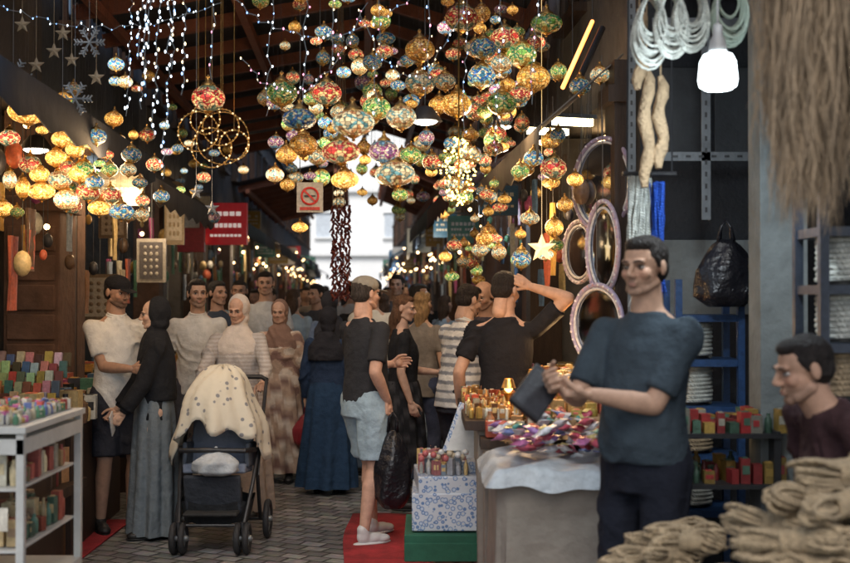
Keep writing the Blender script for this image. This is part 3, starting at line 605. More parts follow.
# ------------------------------------------------------------ left stalls
mb=MB()
mb.box((-2.72,6.6,.45),(1.2,1.5,.06),1); mb.box((-2.72,6.6,.87),(1.1,1.3,.05),1)
for a in(-3.25,-2.2):
    for b2 in(5.98,7.2): mb.box((a,b2,.44),(.07,.07,.86),1)
tea=[(.45,.36,.25),(.42,.1,.06),(.4,.3,.18),(.08,.2,.12),(.45,.28,.06),(.5,.48,.42),(.25,.06,.06),(.06,.1,.2),(.1,.05,.03)]
goods(mb,-3.25,-2.2,5.98,7.2,.9,.06,.07,.1,tea,jit=.3)
goods(mb,-3.25,-2.25,5.9,7.3,.48,.12,.13,.26,[(.2,.1,.05),(.35,.2,.1),(.4,.3,.15),(.1,.06,.04),(.3,.05,.04)])
goods(mb,-3.2,-2.25,6.0,7.1,.03,.2,.2,.3,[(.3,.2,.12),(.15,.08,.04)])
for k in range(90):
    mb.box((-3.2+.058*(k%18)+R.uniform(-.006,.006),6.95+.07*(k//18),1.0+.055*(k//18)),(.046,.025,.09*R.uniform(.7,1.2)),0,tuple(q*R.uniform(.5,1.1) for q in R.choice(tea)),rx=-.2+R.uniform(-.1,.1))
mb.obj('wooden_display_stall',[goodsM,dwood],bevel=.003)
mb=MB()
for a in(-2.2,-1.57):
    for b2 in(4.55,5.3): mb.box((a,b2,.55),(.03,.03,1.06),0)
for z in(.62,.86): mb.box((-1.885,4.925,z),(.6,.74,.01),0)
mb.box((-1.885,4.925,1.095),(.68,.8,.025),0); mb.box((-1.885,4.925,.22),(.66,.78,.44),0); mb.box((-1.885,4.925,1.03),(.66,.78,.06),0)
for z_,cs in((.63,[(.6,.5,.3),(.3,.2,.12),(.55,.4,.2),(.35,.08,.05),(.1,.2,.14)]),(.866,[(.65,.62,.5),(.6,.5,.3),(.35,.22,.1),(.4,.1,.08)])): goods(mb,-2.15,-1.62,4.6,5.25,z_,.05,.06,.13,cs,m=1,round_=.4)
goods(mb,-2.2,-1.6,4.58,5.27,1.11,.032,.036,.06,[(.5,.47,.4),(.5,.3,.08),(.1,.25,.14),(.45,.07,.06),(.5,.44,.3),(.12,.16,.35),(.4,.1,.25)],m=1,jit=.7,round_=.5)
for k in range(4): mb.box((-2.1+.15*k,4.535,.75),(.07,.006,.09),1,(.65,.6,.5))
mb.obj('glass_display_case',[whiteM,goodsM],bevel=.002)
mb=MB(); mb.box((-2.0,4.8,1.22),(.25,.04,.07),0); ob=mb.obj('display_light',[EM('display_led',(1,.97,.9),8)])
mb=MB(); mb.box((-2.93,8.9,1.5),(.42,.4,3.0)); mb.box((-2.93,8.9,.2),(.5,.48,.4)); mb.box((-2.93,8.9,2.3),(.5,.48,.12)); 
for k in range(8): mb.box((-2.93,8.69,.5+.22*k),(.36,.025,.19))
mb.obj('stone_pilaster',[stone],bevel=.01)
def frame_item(name,x,y,z,w,hh,c1,c2,arch=False):
    mb=MB(); mb.box((0,0,0),(w,.03,hh),0,c1); mb.box((0,-.02,0),(w*.78,.015,hh*.84),0,c2)
    for k in range(5):
        for q in(-1,0,1): mb.ell((q*w*.2,-.03,hh*(-.3+.15*k)),(w*.06,.006,hh*.045),8,5,0,c1)
    if arch: mb.ell((0,0,hh/2),(w/2,.015,w*.35),16,8,0,c1)
    mb.tube([(0,0,hh/2),(0,0,3.0-z)],.004,4,0,(.1,.1,.1)); mb.obj(name,[goodsM],(x,y,z),bevel=.003)
frame_item('framed_wall_hanging',-2.55,11.9,2.42,.2,.58,(.35,.25,.13),(.5,.42,.3),True)
frame_item('framed_wall_hanging',-2.62,11.2,1.95,.28,.42,(.4,.36,.3),(.1,.09,.09))
frame_item('framed_wall_hanging',-2.95,10.6,1.6,.34,.42,(.2,.14,.09),(.4,.36,.3))
frame_item('framed_wall_hanging',-2.75,10.3,2.3,.25,.36,(.12,.08,.05),(.25,.2,.16))
mb=MB(); mb.box((0,0,0),(.5,.1,.5),0,(.42,.02,.03)); 
for (zz,n0) in((.12,5),(-.02,7),(-.14,8)):
    for k in range(n0): mb.box((-.19+.38*(k+.5)/n0,-.055,zz),(.3/n0,.008,.05 if n0<8 else .03),1)
mb.box((-.3,0,.2),(.15,.02,.02),0,(.05,.05,.05)); mb.obj('red_shop_sign',[M('red_sign_panel',(.35,.012,.018),.4,em=(1,.03,.05),es=.1,var=.3),EM('sign_letters',(1,.8,.75),.4)],(-2.38,14,2.47),bevel=.008)
mb=MB(); mb.box((0,0,0),(.3,.08,.5),0,(.3,.02,.03)); mb.box((0,-.045,.1),(.2,.01,.16),0,(.5,.45,.4)); mb.obj('red_shop_sign',[goodsM],(-2.62,13.1,2.35),bevel=.006)
mb=MB(); mb.box((0,0,0),(.21,.012,.24),0,(.45,.41,.34)); mb.torus((0,-.01,.01),.066,.009,'Y',28,6,0,(.6,.03,.02)); mb.box((0,-.014,.01),(.12,.006,.014),0,(.6,.03,.02),ry=.78); mb.box((0,-.01,.01),(.09,.006,.014),0,(.03,.03,.03)); mb.box((0,-.009,-.09),(.16,.005,.025),0,(.5,.05,.03)); mb.tube([(-.08,0,.12),(-.08,0,1.9)],.003,4,0,(.1,.1,.1)); mb.tube([(.08,0,.12),(.08,0,1.9)],.003,4,0,(.1,.1,.1)); mb.obj('no_smoking_sign',[goodsM],(-.92,9.34,2.4))
mb=MB()
for k in range(5):
    ox=.035*(k-2); 
    for q in range(42): mb.caps((ox+R.uniform(-.015,.015),R.uniform(-.03,.03),-.02*q),.012,(ox+R.uniform(-.03,.03),R.uniform(-.04,.04),-.02*q-.035),.005,6,0,R.choice([(.1,.012,.01),(.07,.01,.01),(.15,.03,.015)]))
    mb.tube([(ox,0,0),(ox*.3,0,1.8)],.004,4,0,(.2,.15,.1))
mb.obj('dried_pepper_strings',[goodsM],(-.76,10.5,2.42))
# ------------------------------------------------------------ mosaic lamps
pals={'cream':[(.8,.6,.32),(.15,.32,.3),(.9,.7,.38),(.55,.22,.08),(.6,.4,.15)],'red':[(.65,.06,.04),(.9,.55,.2),(.45,.03,.03),(.75,.45,.2),(.15,.2,.12)],
 'blue':[(.08,.32,.45),(.85,.66,.35),(.04,.17,.45),(.3,.55,.5),(.55,.35,.1)],'green':[(.22,.45,.08),(.85,.7,.25),(.07,.32,.12),(.6,.62,.2),(.55,.3,.06)],
 'amber':[(1,.48,.08),(.95,.62,.18),(.75,.28,.04),(.95,.52,.14),(.5,.2,.03)],'purple':[(.4,.18,.33),(.85,.62,.4),(.32,.06,.18),(.6,.46,.35),(.15,.3,.4)]}
LM={}
for pn,pp in pals.items():
    for lit in(0,1,2):
        mm=mosaic('mosaic_%s_%d'%(pn,lit),pp,(.16,1.15,3.0)[lit])
        for si,(a,bz) in enumerate([(1,.62),(1,.8),(1,1),(.8,1.15)]):
            mb=MB(); 
            mb.ell((0,0,0),(.5*a,.5*a,.5*bz),28,16,0)
            zt=.5*bz
            mb.lathe([(.2,zt-.07),(.23,zt-.02),(.19,zt+.05),(.1,zt+.1),(.05,zt+.2),(.07,zt+.24),(.02,zt+.3)],n=16,m=1)
            mb.lathe([(.02,-zt-.12),(.045,-zt-.09),(.03,-zt-.06),(.13,-zt-.01),(.18,-zt+.05)],n=16,m=1)
            o=mb.obj('t',[mm,brassM]); LM[pn,lit,si]=o.data; bpy.data.objects.remove(o)
mbc=MB(); mbc.tube([(0,0,0),(0,0,1)],.003,5); o=mbc.obj('c',[blackM]); cordm=o.data; bpy.data.objects.remove(o)
PN=list(pals)
def lamp(x,y,z,d,pn=None,lit=None,si=None):
    pn=pn or R.choice(PN); lit=R.choice([0,0,1,1,1]) if lit is None else lit; si=R.choice([0,1,1,2]) if si is None else si
    o=bpy.data.objects.new('mosaic_lamp',LM[pn,lit,si]); S.collection.objects.link(o); o.location=(x,y,z); o.scale=(d,d,d); o.rotation_euler=(R.uniform(-.05,.05),R.uniform(-.05,.05),R.uniform(0,6))
    c=bpy.data.objects.new('cord',cordm); S.collection.objects.link(c); c.parent=o; c.location=(0,0,.5); c.scale=(1,1,(4.15-z)/d)
    return o
CL=[(-1.30,7.0,2.80,.2,'red',1,1),(-.86,7.0,2.83,.19,'green',0,1),(-.59,7.0,2.83,.18,'red',1,1),(-.03,7.0,3.09,.18,'amber',0,1),(.22,7.0,3.28,.2,'red',0,1),(.35,7.0,3.10,.16,'blue',0,1),
(.48,7.0,3.16,.17,'red',1,1),(.73,7.0,3.25,.19,'green',0,0),(.58,7.0,3.06,.18,'green',1,1),(.65,7.0,2.92,.2,'amber',1,1),(.34,7.0,2.93,.17,'blue',1,1),(.46,7.0,3.01,.13,'cream',1,1),(-.03,7.0,2.89,.18,'cream',0,1),
(-.36,5.84,2.48,.215,'cream',1,0),(-.63,5.84,2.50,.17,'blue',0,0),(-.12,5.84,2.51,.15,'cream',1,1),(.19,7,2.76,.18,'amber',1,1),(.46,7,2.77,.18,'green',0,1),(.57,7,2.82,.13,'red',1,1),(-.29,7,2.74,.17,'green',1,1),
(-.42,5.84,2.335,.19,'red',1,0),(-.205,5.84,2.335,.15,'purple',1,1),(-.73,7,2.52,.17,'amber',0,1),(-.1,8.18,2.6,.15,'green',1,1),(.05,8.18,2.55,.14,'red',1,1),(-.15,5.84,2.225,.2,'cream',1,0),(-.4,5.84,2.195,.14,'amber',2,0),
(-.83,7,2.46,.13,'amber',1,1),(-.9,7,2.34,.11,'cream',2,1),(-.37,8.18,3.05,.14,'green',0,1),(.93,7,2.87,.13,'blue',0,1),(1.05,7,2.94,.12,'cream',1,1),(.88,8.18,2.7,.14,'amber',1,1),(.77,7,2.38,.16,'red',1,1),(.9,7,2.31,.1,'amber',2,1),
(.57,7,2.36,.11,'green',1,1),(.84,7,2.16,.1,'amber',1,1),(.12,7,2.9,.13,'cream',0,1),(.42,7,2.5,.1,'red',0,1),(.65,7,2.44,.12,'blue',1,1),(-.37,8.18,3.25,.14,'blue',0,1),(-.32,9.34,2.55,.13,'amber',2,1),(-1.1,9.34,2.5,.12,'amber',1,1),
(-1.0,9.34,2.16,.13,'amber',2,0),(-.2,9.34,2.42,.13,'green',1,1),(.25,9.34,2.42,.14,'cream',1,1),(.5,8.18,2.75,.14,'red',1,1),(.1,8.18,2.95,.15,'amber',1,1),(.3,8.18,2.62,.13,'cream',1,1),(-.6,8.18,2.9,.13,'cream',1,1),(-.05,8.18,3.3,.15,'red',0,1),(.6,8.18,3.3,.15,'amber',1,1),(.35,8.18,3.35,.15,'cream',0,1)]
for a in CL: lamp(*a)
LL=[(-2.38,7.0,2.72,.24,'amber',2,0),(-2.23,7,2.67,.13,'red',1,1),(-2.18,7,2.555,.12,'amber',2,1),(-2.06,7,2.55,.14,'green',1,1),(-1.97,7,2.57,.12,'blue',1,1),(-2.1,7,2.49,.11,'amber',2,1),(-2.21,7,2.44,.13,'amber',2,1),(-2.14,7,2.38,.11,'red',1,1),
(-2.04,7,2.37,.13,'green',1,1),(-2.19,7,2.31,.14,'cream',1,1),(-2.07,7,2.35,.14,'amber',2,1),(-2.02,7,2.24,.14,'red',1,1),(-2.15,7,2.19,.15,'cream',2,1),(-1.95,7,2.14,.14,'amber',2,0),(-1.82,7,2.12,.15,'blue',1,0),(-2.3,7,2.24,.16,'amber',2,0),
(-2.49,7,2.31,.1,'cream',2,3),(-2.41,7,2.26,.11,'amber',2,3),(-1.76,7,2.46,.12,'blue',0,1),(-1.89,7,2.37,.1,'green',1,1),(-1.78,7,2.37,.1,'cream',1,1),(-2.37,7,2.4,.13,'red',1,1),(-2.31,7,2.34,.12,'amber',2,1),(-1.88,7,2.22,.12,'red',1,1),
(-2.45,6.4,2.1,.12,'amber',2,1),(-2.6,7.3,2.6,.13,'red',2,1),(-2.5,7.4,2.45,.13,'green',1,1),(-2.0,7.5,2.75,.12,'amber',1,1),(-2.3,7.6,2.2,.13,'red',1,1),(-2.12,7.6,2.62,.12,'cream',1,1),(-2.6,7.2,2.15,.12,'amber',2,1)]
for a in LL: lamp(*a)
for k in range(110):
    y=R.uniform(6.9,11.5); u=R.uniform(.75,1.3); z=R.uniform(1.75,3.6)
    p=SW(u,y,z); lamp(p.x,p.y,z,R.uniform(.07,.13),R.choice(['amber','amber','red','green','cream','blue']),R.choice([0,1,1,2]))
for k in range(85):
    y=R.uniform(9,16); u=R.uniform(-.6,1.2); z=R.uniform(2.5,3.9); p=SW(u,y,z); lamp(p.x,p.y,z,R.uniform(.1,.16),None,R.choice([0,1,1,2]))
for k in range(40):
    y=R.uniform(9,15); u=R.uniform(-2.2,-1.3); z=R.uniform(2.3,3.6); p=SW(u,y,z); lamp(p.x,p.y,z,R.uniform(.08,.13),None,R.choice([0,1,2]))
for k in range(100):
    y=R.uniform(7.3,10); x=R.uniform(-1.2,1.0); z=R.uniform(2.62 if x<.1 else 2.35,3.85); lamp(x,y,z,R.uniform(.075,.125),None,R.choice([0,1,1,2]))
for k in range(26):
    y=R.uniform(6.8,8.2); x=R.uniform(-2.55,-1.75); z=R.uniform(2.1,3.1); lamp(x,y,z,R.uniform(.08,.12),R.choice(['amber','red','green','cream','blue']),R.choice([0,1,2]))
mb=MB()
for y in(5.84,7.0,8.18,9.34): mb.box((-.7,y,4.17),(4.4,.05,.05))
for x in(-2.2,-.7,.9): mb.box((x,7.6,4.22),(.05,4.2,.05))
mb.obj('lamp_support_beams',[blackM])
led=[EM('led_white',(.75,.88,1),7),EM('led_warm',(1,.75,.4),6),EM('led_blue',(.2,.45,1),6),EM('led_pink',(1,.3,.5),5)]
wire=M('clear_wire',(.2,.23,.25),.4,var=.1,bump=0)
def ledstring(name,pts,step,mi=(0,),r=.0055,jit=.014):
    mb=MB(); pts=[V(p) for p in pts]; fine=[]
    for a,b2 in zip(pts,pts[1:]):
        n=max(2,int((b2-a).length/step))
        for k in range(n): fine.append(a.lerp(b2,k/n)+V((R.uniform(-jit,jit),R.uniform(-jit,jit),R.uniform(-jit,jit))))
    mb.tube(fine+[pts[-1]],.0018,4,4)
    for p in fine:
        q=R.uniform(.5,1)*r; mb.ell(p+V((R.uniform(-.012,.012),R.uniform(-.012,.012),0)),(q*.8,q*.8,q*1.8),6,4,R.choice(mi))
    mb.obj(name,led+[wire])
for (x,y,z) in [(-1.40,5.84,2.55),(-1.34,5.84,2.4),(-1.29,5.84,2.2),(-1.25,5.84,2.75),(-1.20,5.84,2.62),(-1.42,5.84,2.8),(-1.37,5.8,2.65),(-1.05,5.84,2.7),(-.6,5.84,2.55),(-.46,5.84,2.75),(-.24,5.84,2.3),(.38,6,2.3),(.57,6,2.6),(-.85,6.4,2.6),(-1.62,6.4,2.6),(.02,6.4,2.7),(.22,6.6,2.2)]:
    ledstring('hanging_led_string',[(x,y,4.0),(x+.03,y,(4+z)/2+.3),(x-.02,y,z)],.032 if x<-1.1 else .055,(0,0,0,0,2,1) if x<-1.1 else (0,1,2,3,0),.0055 if x<-1.1 else .0045)
def cat(a,b2,sag,n=16): return [V(a).lerp(V(b2),k/n)-V((0,0,sag*4*(k/n)*(1-k/n))) for k in range(n+1)]
ledstring('festoon_led_string',cat((-1.1,5.9,3.25),(.0,5.9,3.2),.3),.06,(0,2,0,3),.004)
ledstring('festoon_led_string',cat((-.95,6.1,2.85),(-.3,6.1,3.15),.3),.06,(0,3,1),.004)
ledstring('festoon_led_string',cat((-.35,6.1,3.1),(.25,6.1,3.25),.4),.06,(0,2,1),.004)
ledstring('festoon_led_string',cat((-2.4,6.4,3.25),(-1.1,6.3,3.2),.15),.08,(0,0,2),.0035)
mb=MB()
for k in range(170):
    a=R.uniform(0,6.28); t=R.random(); r=(.03+.1*math.sin(t*3.14))*R.uniform(.4,1); mb.ell((.2+r*math.cos(a),6.9+r*math.sin(a),2.55-.4*t),.0065,6,4,0)
mb.tube([(.2,6.9,2.2),(.2,6.9,4.1)],.005,5,1); mb.obj('golden_light_cluster',[EM('gold_led',(1,.7,.12),6),brassM])
mb=MB()
for q,(ox,oz,rr) in enumerate([(0,0,.12),(.13,.03,.11),(.07,-.09,.12),(.2,-.07,.09),(.02,.09,.09),(.12,-.02,.16)]):
    mb.torus((ox,.03*q,oz),rr,.004,'Y',36,6,0)
    for k in range(30):
        a=k*math.tau/30; mb.ell((ox+rr*math.cos(a),.03*q-.01,oz+rr*math.sin(a)),.006,6,4,1 if k%4==0 else 0)
    mb.tube([(ox,.03*q,oz+rr),(ox,.03*q,1.6)],.002,4,0)
mb.obj('brass_ring_chandelier',[brassM,EM('gold_led_dim',(1,.6,.2),1.2)],(-1.36,7.0,2.6))
def star(x,y,z,r,kind,mat):
    mb=MB()
    if kind=='star':
        vs=[]
        for k in range(10): rr=r if k%2==0 else r*.42; a=k*math.pi/5+math.pi/2; vs.append((rr*math.cos(a),0,rr*math.sin(a)))
        vs+= [(0,-r*.22,0),(0,r*.22,0)]; mb.add(vs,[(k,(k+1)%10,10) for k in range(10)]+[((k+1)%10,k,11) for k in range(10)])
    else:
        for k in range(6):
            a=k*math.pi/3; e_=V((math.cos(a)*r,0,math.sin(a)*r)); mb.tube([(0,0,0),e_],.006,5)
            for f in(.45,.7,.9):
                for s in(-1,1): b3=a+s*.9; mb.tube([e_*f,e_*f+V((math.cos(b3),0,math.sin(b3)))*r*.28],.005,5)
    mb.tube([(0,0,r*.8),(0,0,4.1-z)],.0015,4); mb.obj('star_ornament' if kind=='star' else 'snowflake_ornament',[mat],(x,y,z),smooth=False)
ornM=M('cream_ornament',(.26,.2,.13),.5,var=.2); silver=M('silver_ornament',(.2,.22,.24),.4,metal=.3,var=.2)
for (x,z,r,k) in [(-2.05,2.68+.0,.06,'snow'),(-2.33,2.9,.1,'snow'),(-1.98,2.78,.09,'snow'),(-2.1,3.05,.05,'star'),(-2.2,2.97,.05,'star'),(-2.0,3.0,.045,'star'),(-2.05,3.15,.05,'star'),(-2.28,3.2,.05,'star'),(-1.86,2.9,.05,'star'),(-1.9,3.1,.08,'snow')]:
    star(x,6.6,z-.05,r,k,ornM if k=='star' else silver)
star(-1.45,7.4,2.27,.05,'star',silver); star(-1.35,7.4,2.17,.05,'star',silver)
star(.7,7.0,1.9,.09,'star',EM('gold_star',(1,.6,.12),1.3))
# ------------------------------------------------------------ right side : mirrors, tubes
def mirror(x,y,z,w,hh,c,rz):
    mb=MB(); k=hh/w
    for (rr,rad,cc) in((w/2,.014,c),(w/2-.022,.008,(.5,.5,.52))): mb.torus((0,0,0),rr,rad,'Y',40,8,0,cc,sy=k)
    mb.ell((0,.01,0),(w/2-.018,.006,hh/2-.02),32,10,1)
    for q in range(30):
        a=q*math.tau/30; mb.ell((w/2*math.cos(a),-.012,hh/2*math.sin(a)),.008,6,4,0,R.choice([(.65,.6,.62),(.4,.3,.45),(.5,.3,.33),(.6,.6,.6)]))
    mb.tube([(0,0,hh/2),(0,0,hh/2+.5)],.003,4,0,(.1,.1,.1))
    o=mb.obj('mosaic_framed_mirror',[goodsM,mirrorM],(x,y,z),rz=rz)
mirror(1.06,7.0,2.28,.52,.56,(.3,.24,.32),-1.0); mirror(1.05,6.9,1.9,.3,.55,(.4,.32,.4),-1.05); mirror(1.0,6.8,1.45,.42,.46,(.3,.27,.4),-.95); mirror(1.0,7.6,1.9,.3,.4,(.4,.35,.4),-1)
mb=MB(); mb.tube([(.85,7.2,2.9),(1.12,7.8,3.45)],.014,8,0); mb.tube([(.9,7.1,2.85),(1.17,7.7,3.38)],.022,8,1); mb.tube([(1.12,7.8,3.45),(1.12,7.8,4.2)],.004,4,1); mb.obj('orange_tube_light',[orange,blackM])
mb=MB(); mb.box((1.05,8.3,2.85),(.3,.05,.05),0,rz=.3); mb.box((1.0,9.5,2.95),(.35,.05,.05),0,rz=.3); mb.box((1.05,8.3,2.89),(.34,.08,.03),1,rz=.3); mb.box((1.0,9.5,2.99),(.39,.08,.03),1,rz=.3); mb.tube([(1.05,8.3,2.9),(1.05,8.3,4.2)],.004,4,1); mb.tube([(1.,9.5,3),(1.,9.5,4.2)],.004,4,1); mb.obj('fluorescent_light',[EM('warm_tube',(1,.85,.5),9),blackM])
def ceillamp(x,y,z):
    mb=MB(); mb.lathe([(.02,.09),(.05,.08),(.11,0),(.115,-.01)],m=1); mb.ell((0,0,-.005),(.085,.085,.03),16,8,0); mb.tube([(0,0,.08),(0,0,4.2-z)],.004,4,1); mb.obj('pendant_lamp',[EM('pendant_bulb',(1,.9,.7),9),blackM],(x,y,z))
ceillamp(-.0,7.6,2.76); ceillamp(-2.6,7.8,2.6); ceillamp(.62,9.5,3.0); ceillamp(.7,11,3.0)
mb=MB(); mb.box((2.55,6.68,3),(2.66,.12,6),0); mb.box((2.9,5.0,3),(.12,3.4,6),0); mb.box((2.1,5.4,3.35),(1.6,2.5,.08),0)
mb.box((1.66,5.5,1.65),(.22,.2,3.3),1); mb.box((1.66,5.5,.15),(.26,.24,.3),1)
mb.box((1.62,6.6,1.72),(.6,.03,.42),1); mb.box((1.42,6.58,2.65),(.34,.03,.5),2); mb.box((1.8,6.58,2.65),(.34,.03,.5),2)
mb.obj('rope_shop_building',[darkwall,plaster,M('pegboard',(.035,.04,.045),.7,var=.3)],bevel=.004)
mb=MB()
def angle(mb,x,y,z0,z1):
    mb.box((x,y,(z0+z1)/2),(.045,.004,z1-z0),0); mb.box((x+.022,y+.02,(z0+z1)/2),(.004,.04,z1-z0),0)
    z=z0+.05
    while z<z1: mb.box((x,y-.003,z),(.012,.003,.025),1); z+=.06
angle(mb,1.15,6.5,0,3.3); angle(mb,1.42,5.9,2.0,3.2); angle(mb,1.75,6.2,2.0,3.2); mb.box((1.45,5.9,2.32),(.6,.004,.045),0); mb.box((1.5,5.9,3.0),(.7,.004,.045),0)
for k in range(9): mb.box((1.2+.065*k,5.896,2.32),(.025,.003,.012),1)
mb.obj('slotted_steel_racking',[M('galvanised',(.13,.14,.15),.5,metal=.4,var=.3),blackM])
def coil(mb,c,R_,r,n,turns,m):
    pts=[]
    for k in range(turns*n+1):
        a=k*math.tau/n; t=k/(turns*n); pts.append((c[0]+(R_+R.uniform(-.003,.003))*math.cos(a),c[1]+(R_)*math.sin(a),c[2]+t*turns*r*1.9))
    mb.tube(pts,r,6,m)
def shelf(name,x0,x1,y,zs,col,depth=.3):
    mb=MB()
    for x in(x0,x1):
        for yy in(y,y+depth): mb.box((x,yy,zs[-1]/2+.1),(.035,.035,zs[-1]+.2),0,col)
    for z in zs: mb.box(((x0+x1)/2,y+depth/2,z),(x1-x0+.02,depth+.02,.035),0,col)
    for z in zs[:-1]:
        x=x0+.11
        while x<x1-.05:
            n_=R.choice([7,8,9]); coil(mb,(x,y+.13,z+.03),.085,.011,18,n_,R.choice([1,1,2])); mb.lathe([(.05,0),(.05,n_*.021)],(x,y+.13,z+.02),12,0,(.1,.1,.1)); x+=.2
    mb.obj(name,[goodsM,whiterope,jute])
shelf('blue_rope_shelf',1.3,1.62,6.0,[.5,.78,1.03,1.27,1.5],(.02,.06,.16))
shelf('white_rope_shelf',1.5,2.1,4.4,[.4,.95,1.2,1.42,1.64,1.86],(.03,.04,.06))
mb=MB(); 
for z in(.75,.98): mb.box((1.32,5.45,z),(.6,.3,.02),1)
goods(mb,1.05,1.62,5.32,5.6,.99,.055,.08,.11,[(.3,.03,.03),(.2,.03,.03),(.35,.22,.05),(.06,.12,.08),(.3,.28,.22)],jit=.2,round_=.2); goods(mb,1.05,1.62,5.32,5.6,.76,.055,.08,.13,[(.3,.03,.03),(.2,.03,.03),(.35,.22,.05),(.06,.12,.08)],jit=.2,round_=.2)
for x in(1.04,1.6): mb.box((x,5.45,.5),(.03,.28,1),1)
mb.obj('packet_shelf',[goodsM,blackM])
bag('black_hanging_bag',(1.52,5.9,2.0),.3,.34,bagM,.1,.09)
bl=bpy.data.objects.new('led_bulb_lamp',None); S.collection.objects.link(bl); bl.location=(1.13,4.5,2.5)
mb=MB(); mb.lathe([(.03,.055),(.055,.045),(.068,.02),(.075,-.05),(.07,-.075),(.05,-.088),(.02,-.092)],n=28); mb.obj('bulb',[EM('bright_bulb',(.82,.95,1),9)],parent=bl)
mb=MB(); mb.lathe([(.028,.05),(.036,.06),(.03,.1),(.02,.12),(.018,.16),(.006,.17)],n=16); mb.tube([(0,0,.16),(.0,.01,.6),(.01,0,.85)],.004,6); mb.obj('socket',[M('white_plastic_socket',(.4,.4,.4),.4,bump=0)],parent=bl)
def strands(name,x0,x1,y0,y1,ztop,zb,n,mat,r=.0025,spread=.02,clump=0):
    mb=MB(); cl=[(R.uniform(x0,x1),R.uniform(y0,y1),R.uniform(*zb)) for _ in range(clump or 1)]
    for k in range(n):
        if clump: c=R.choice(cl); x=c[0]+R.gauss(0,.024); y=c[1]+R.gauss(0,.02); z1=c[2]+R.uniform(-.06,.14)
        else: x=R.uniform(x0,x1); y=R.uniform(y0,y1); z1=R.uniform(*zb)
        ph=R.uniform(0,6); pts=[]
        for q in range(9):
            t=q/8; pts.append((x+spread*(t*R.uniform(-.45,.45)+.4*math.sin(ph+5*t)),y+spread*.5*math.cos(ph+3*t),ztop+(z1-ztop)*t))
        f=R.uniform(.4,1.2); mb.tube(pts,[r*f]*8+[r*.2],4,0,(.42*f,.31*f,.2*f))
    return mb.obj(name,[mat])
raffia=M('raffia',None,.8,attr=True,var=.35,scale=14,bump=.2)
strands('hanging_raffia',1.02,1.36,3.4,3.6,2.75,(1.8,2.12),1000,raffia,.002,.06,10)
strands('hanging_raffia',1.15,1.5,3.75,3.95,2.85,(1.85,2.1),450,raffia,.002,.06,6)
strands('hanging_white_cords',.92,1.0,5.2,5.25,2.15,(1.55,1.7),90,whiterope,.005,.03)
strands('hanging_blue_cords',1.01,1.06,5.15,5.25,2.12,(1.6,1.7),50,bluerope,.005,.02)
mb=MB(); mb.tube([(.88,5.2,2.16),(1.12,5.2,2.16)],.01,8); mb.tube([(.9,5.2,2.16),(.91,5.2,3.25)],.004,5); mb.tube([(1.1,5.2,2.16),(1.1,5.2,3.25)],.004,5); mb.obj('cord_hanging_rail',[blackM])
def hank(name,x,y,z,w,hh,n,mat,r=.006):
    mb=MB()
    for k in range(n):
        f=R.uniform(.55,1.05); oy=R.uniform(-.05,.05); pts=[]
        for q in range(20):
            a=q*math.tau/20; pts.append((w/2*f*math.sin(a)*(1-.3*math.cos(a)),oy+.01*math.sin(3*a),-hh/2*f+hh/2*f*math.cos(a)))
        mb.tube(pts,r,5,0,close=True)
    mb.tube([(0,0,0),(0,0,.5)],.005,5); return mb.obj(name,[mat],(x,y,z))
for (x,z) in[(.92,2.84),(1.0,2.86),(1.08,2.9)]: hank('white_rope_hank',x,4.75,z,.13,.28,22,whiterope,.005)
grn=M('green_cord',(.3,.36,.3),.8,var=.2); hank('green_rope_hank',1.24,4.75,2.9,.13,.26,20,grn,.005)
lfm=M('loofah',(.38,.27,.16),.9,var=.3,scale=30,bump=1,bscale=60)
for (x,z,l) in[(.95,2.6,.52),(1.01,2.56,.4),(.92,2.85,.35)]:
    mb=MB(); rs=[.012,.024,.028,.024,.03,.028,.024,.03,.024,.014]
    mb.tube([(.014*math.sin(k*1.3),.01*math.cos(k),-l*k/9) for k in range(10)],rs,14); mb.tube([(0,0,0),(0,0,.5)],.004,5); mb.obj('hanging_loofah',[lfm],(x,5.0,z))
mb=MB(); mb.tube([(.7,4.75,3.3),(1.6,4.75,3.35)],.012,8); mb.tube([(.8,5,3.1),(1.3,5,3.1)],.012,8); mb.tube([(.9,3.5,2.76),(1.6,3.6,2.76)],.012,8); mb.obj('hanging_rail',[blackM])
# ------------------------------------------------------------ right stalls
gold=[(.6,.38,.1),(.7,.5,.2),(.5,.25,.08),(.65,.6,.45),(.35,.15,.06),(.5,.1,.05)]
mb=MB(); mb.box((.68,6.75,.95),(.95,1.5,.05),1); mb.box((.7,6.75,.47),(.85,1.4,.9),2)
goods(mb,.22,1.15,6.05,7.45,.98,.04,.045,.08,gold,round_=.5,jit=.6); goods(mb,.7,1.15,6.1,7.45,1.06,.06,.06,.13,gold+[(.6,.6,.6)],round_=.5,fill=.7)
mb.obj('trinket_stall',[M('gilt_goods',None,.3,metal=.5,attr=True,var=.3,scale=40),dwood,canvas],bevel=.002)
for (x,y) in[(.45,6.3),(.85,6.6),(.65,7.1),(.95,6.25)]:
    mb=MB(); mb.ell((0,0,.13),(.025,.025,.035),14,8,0); mb.lathe([(.05,0),(.03,.02),(.015,.05),(.03,.095)],n=14,m=1); mb.lathe([(.04,.12),(.022,.17)],n=16,m=1,cap=False); mb.obj('table_lamp',[EM('small_lamp',(1,.5,.15),6),brassM],(x,y,1.0))
flo,n_,b_=nt('floral_paper'); N=n_.nodes;L=n_.links
tc=N.new('ShaderNodeTexCoord'); vo=N.new('ShaderNodeTexVoronoi'); vo.inputs['Scale'].default_value=38; L.new(tc.outputs['Object'],vo.inputs['Vector'])
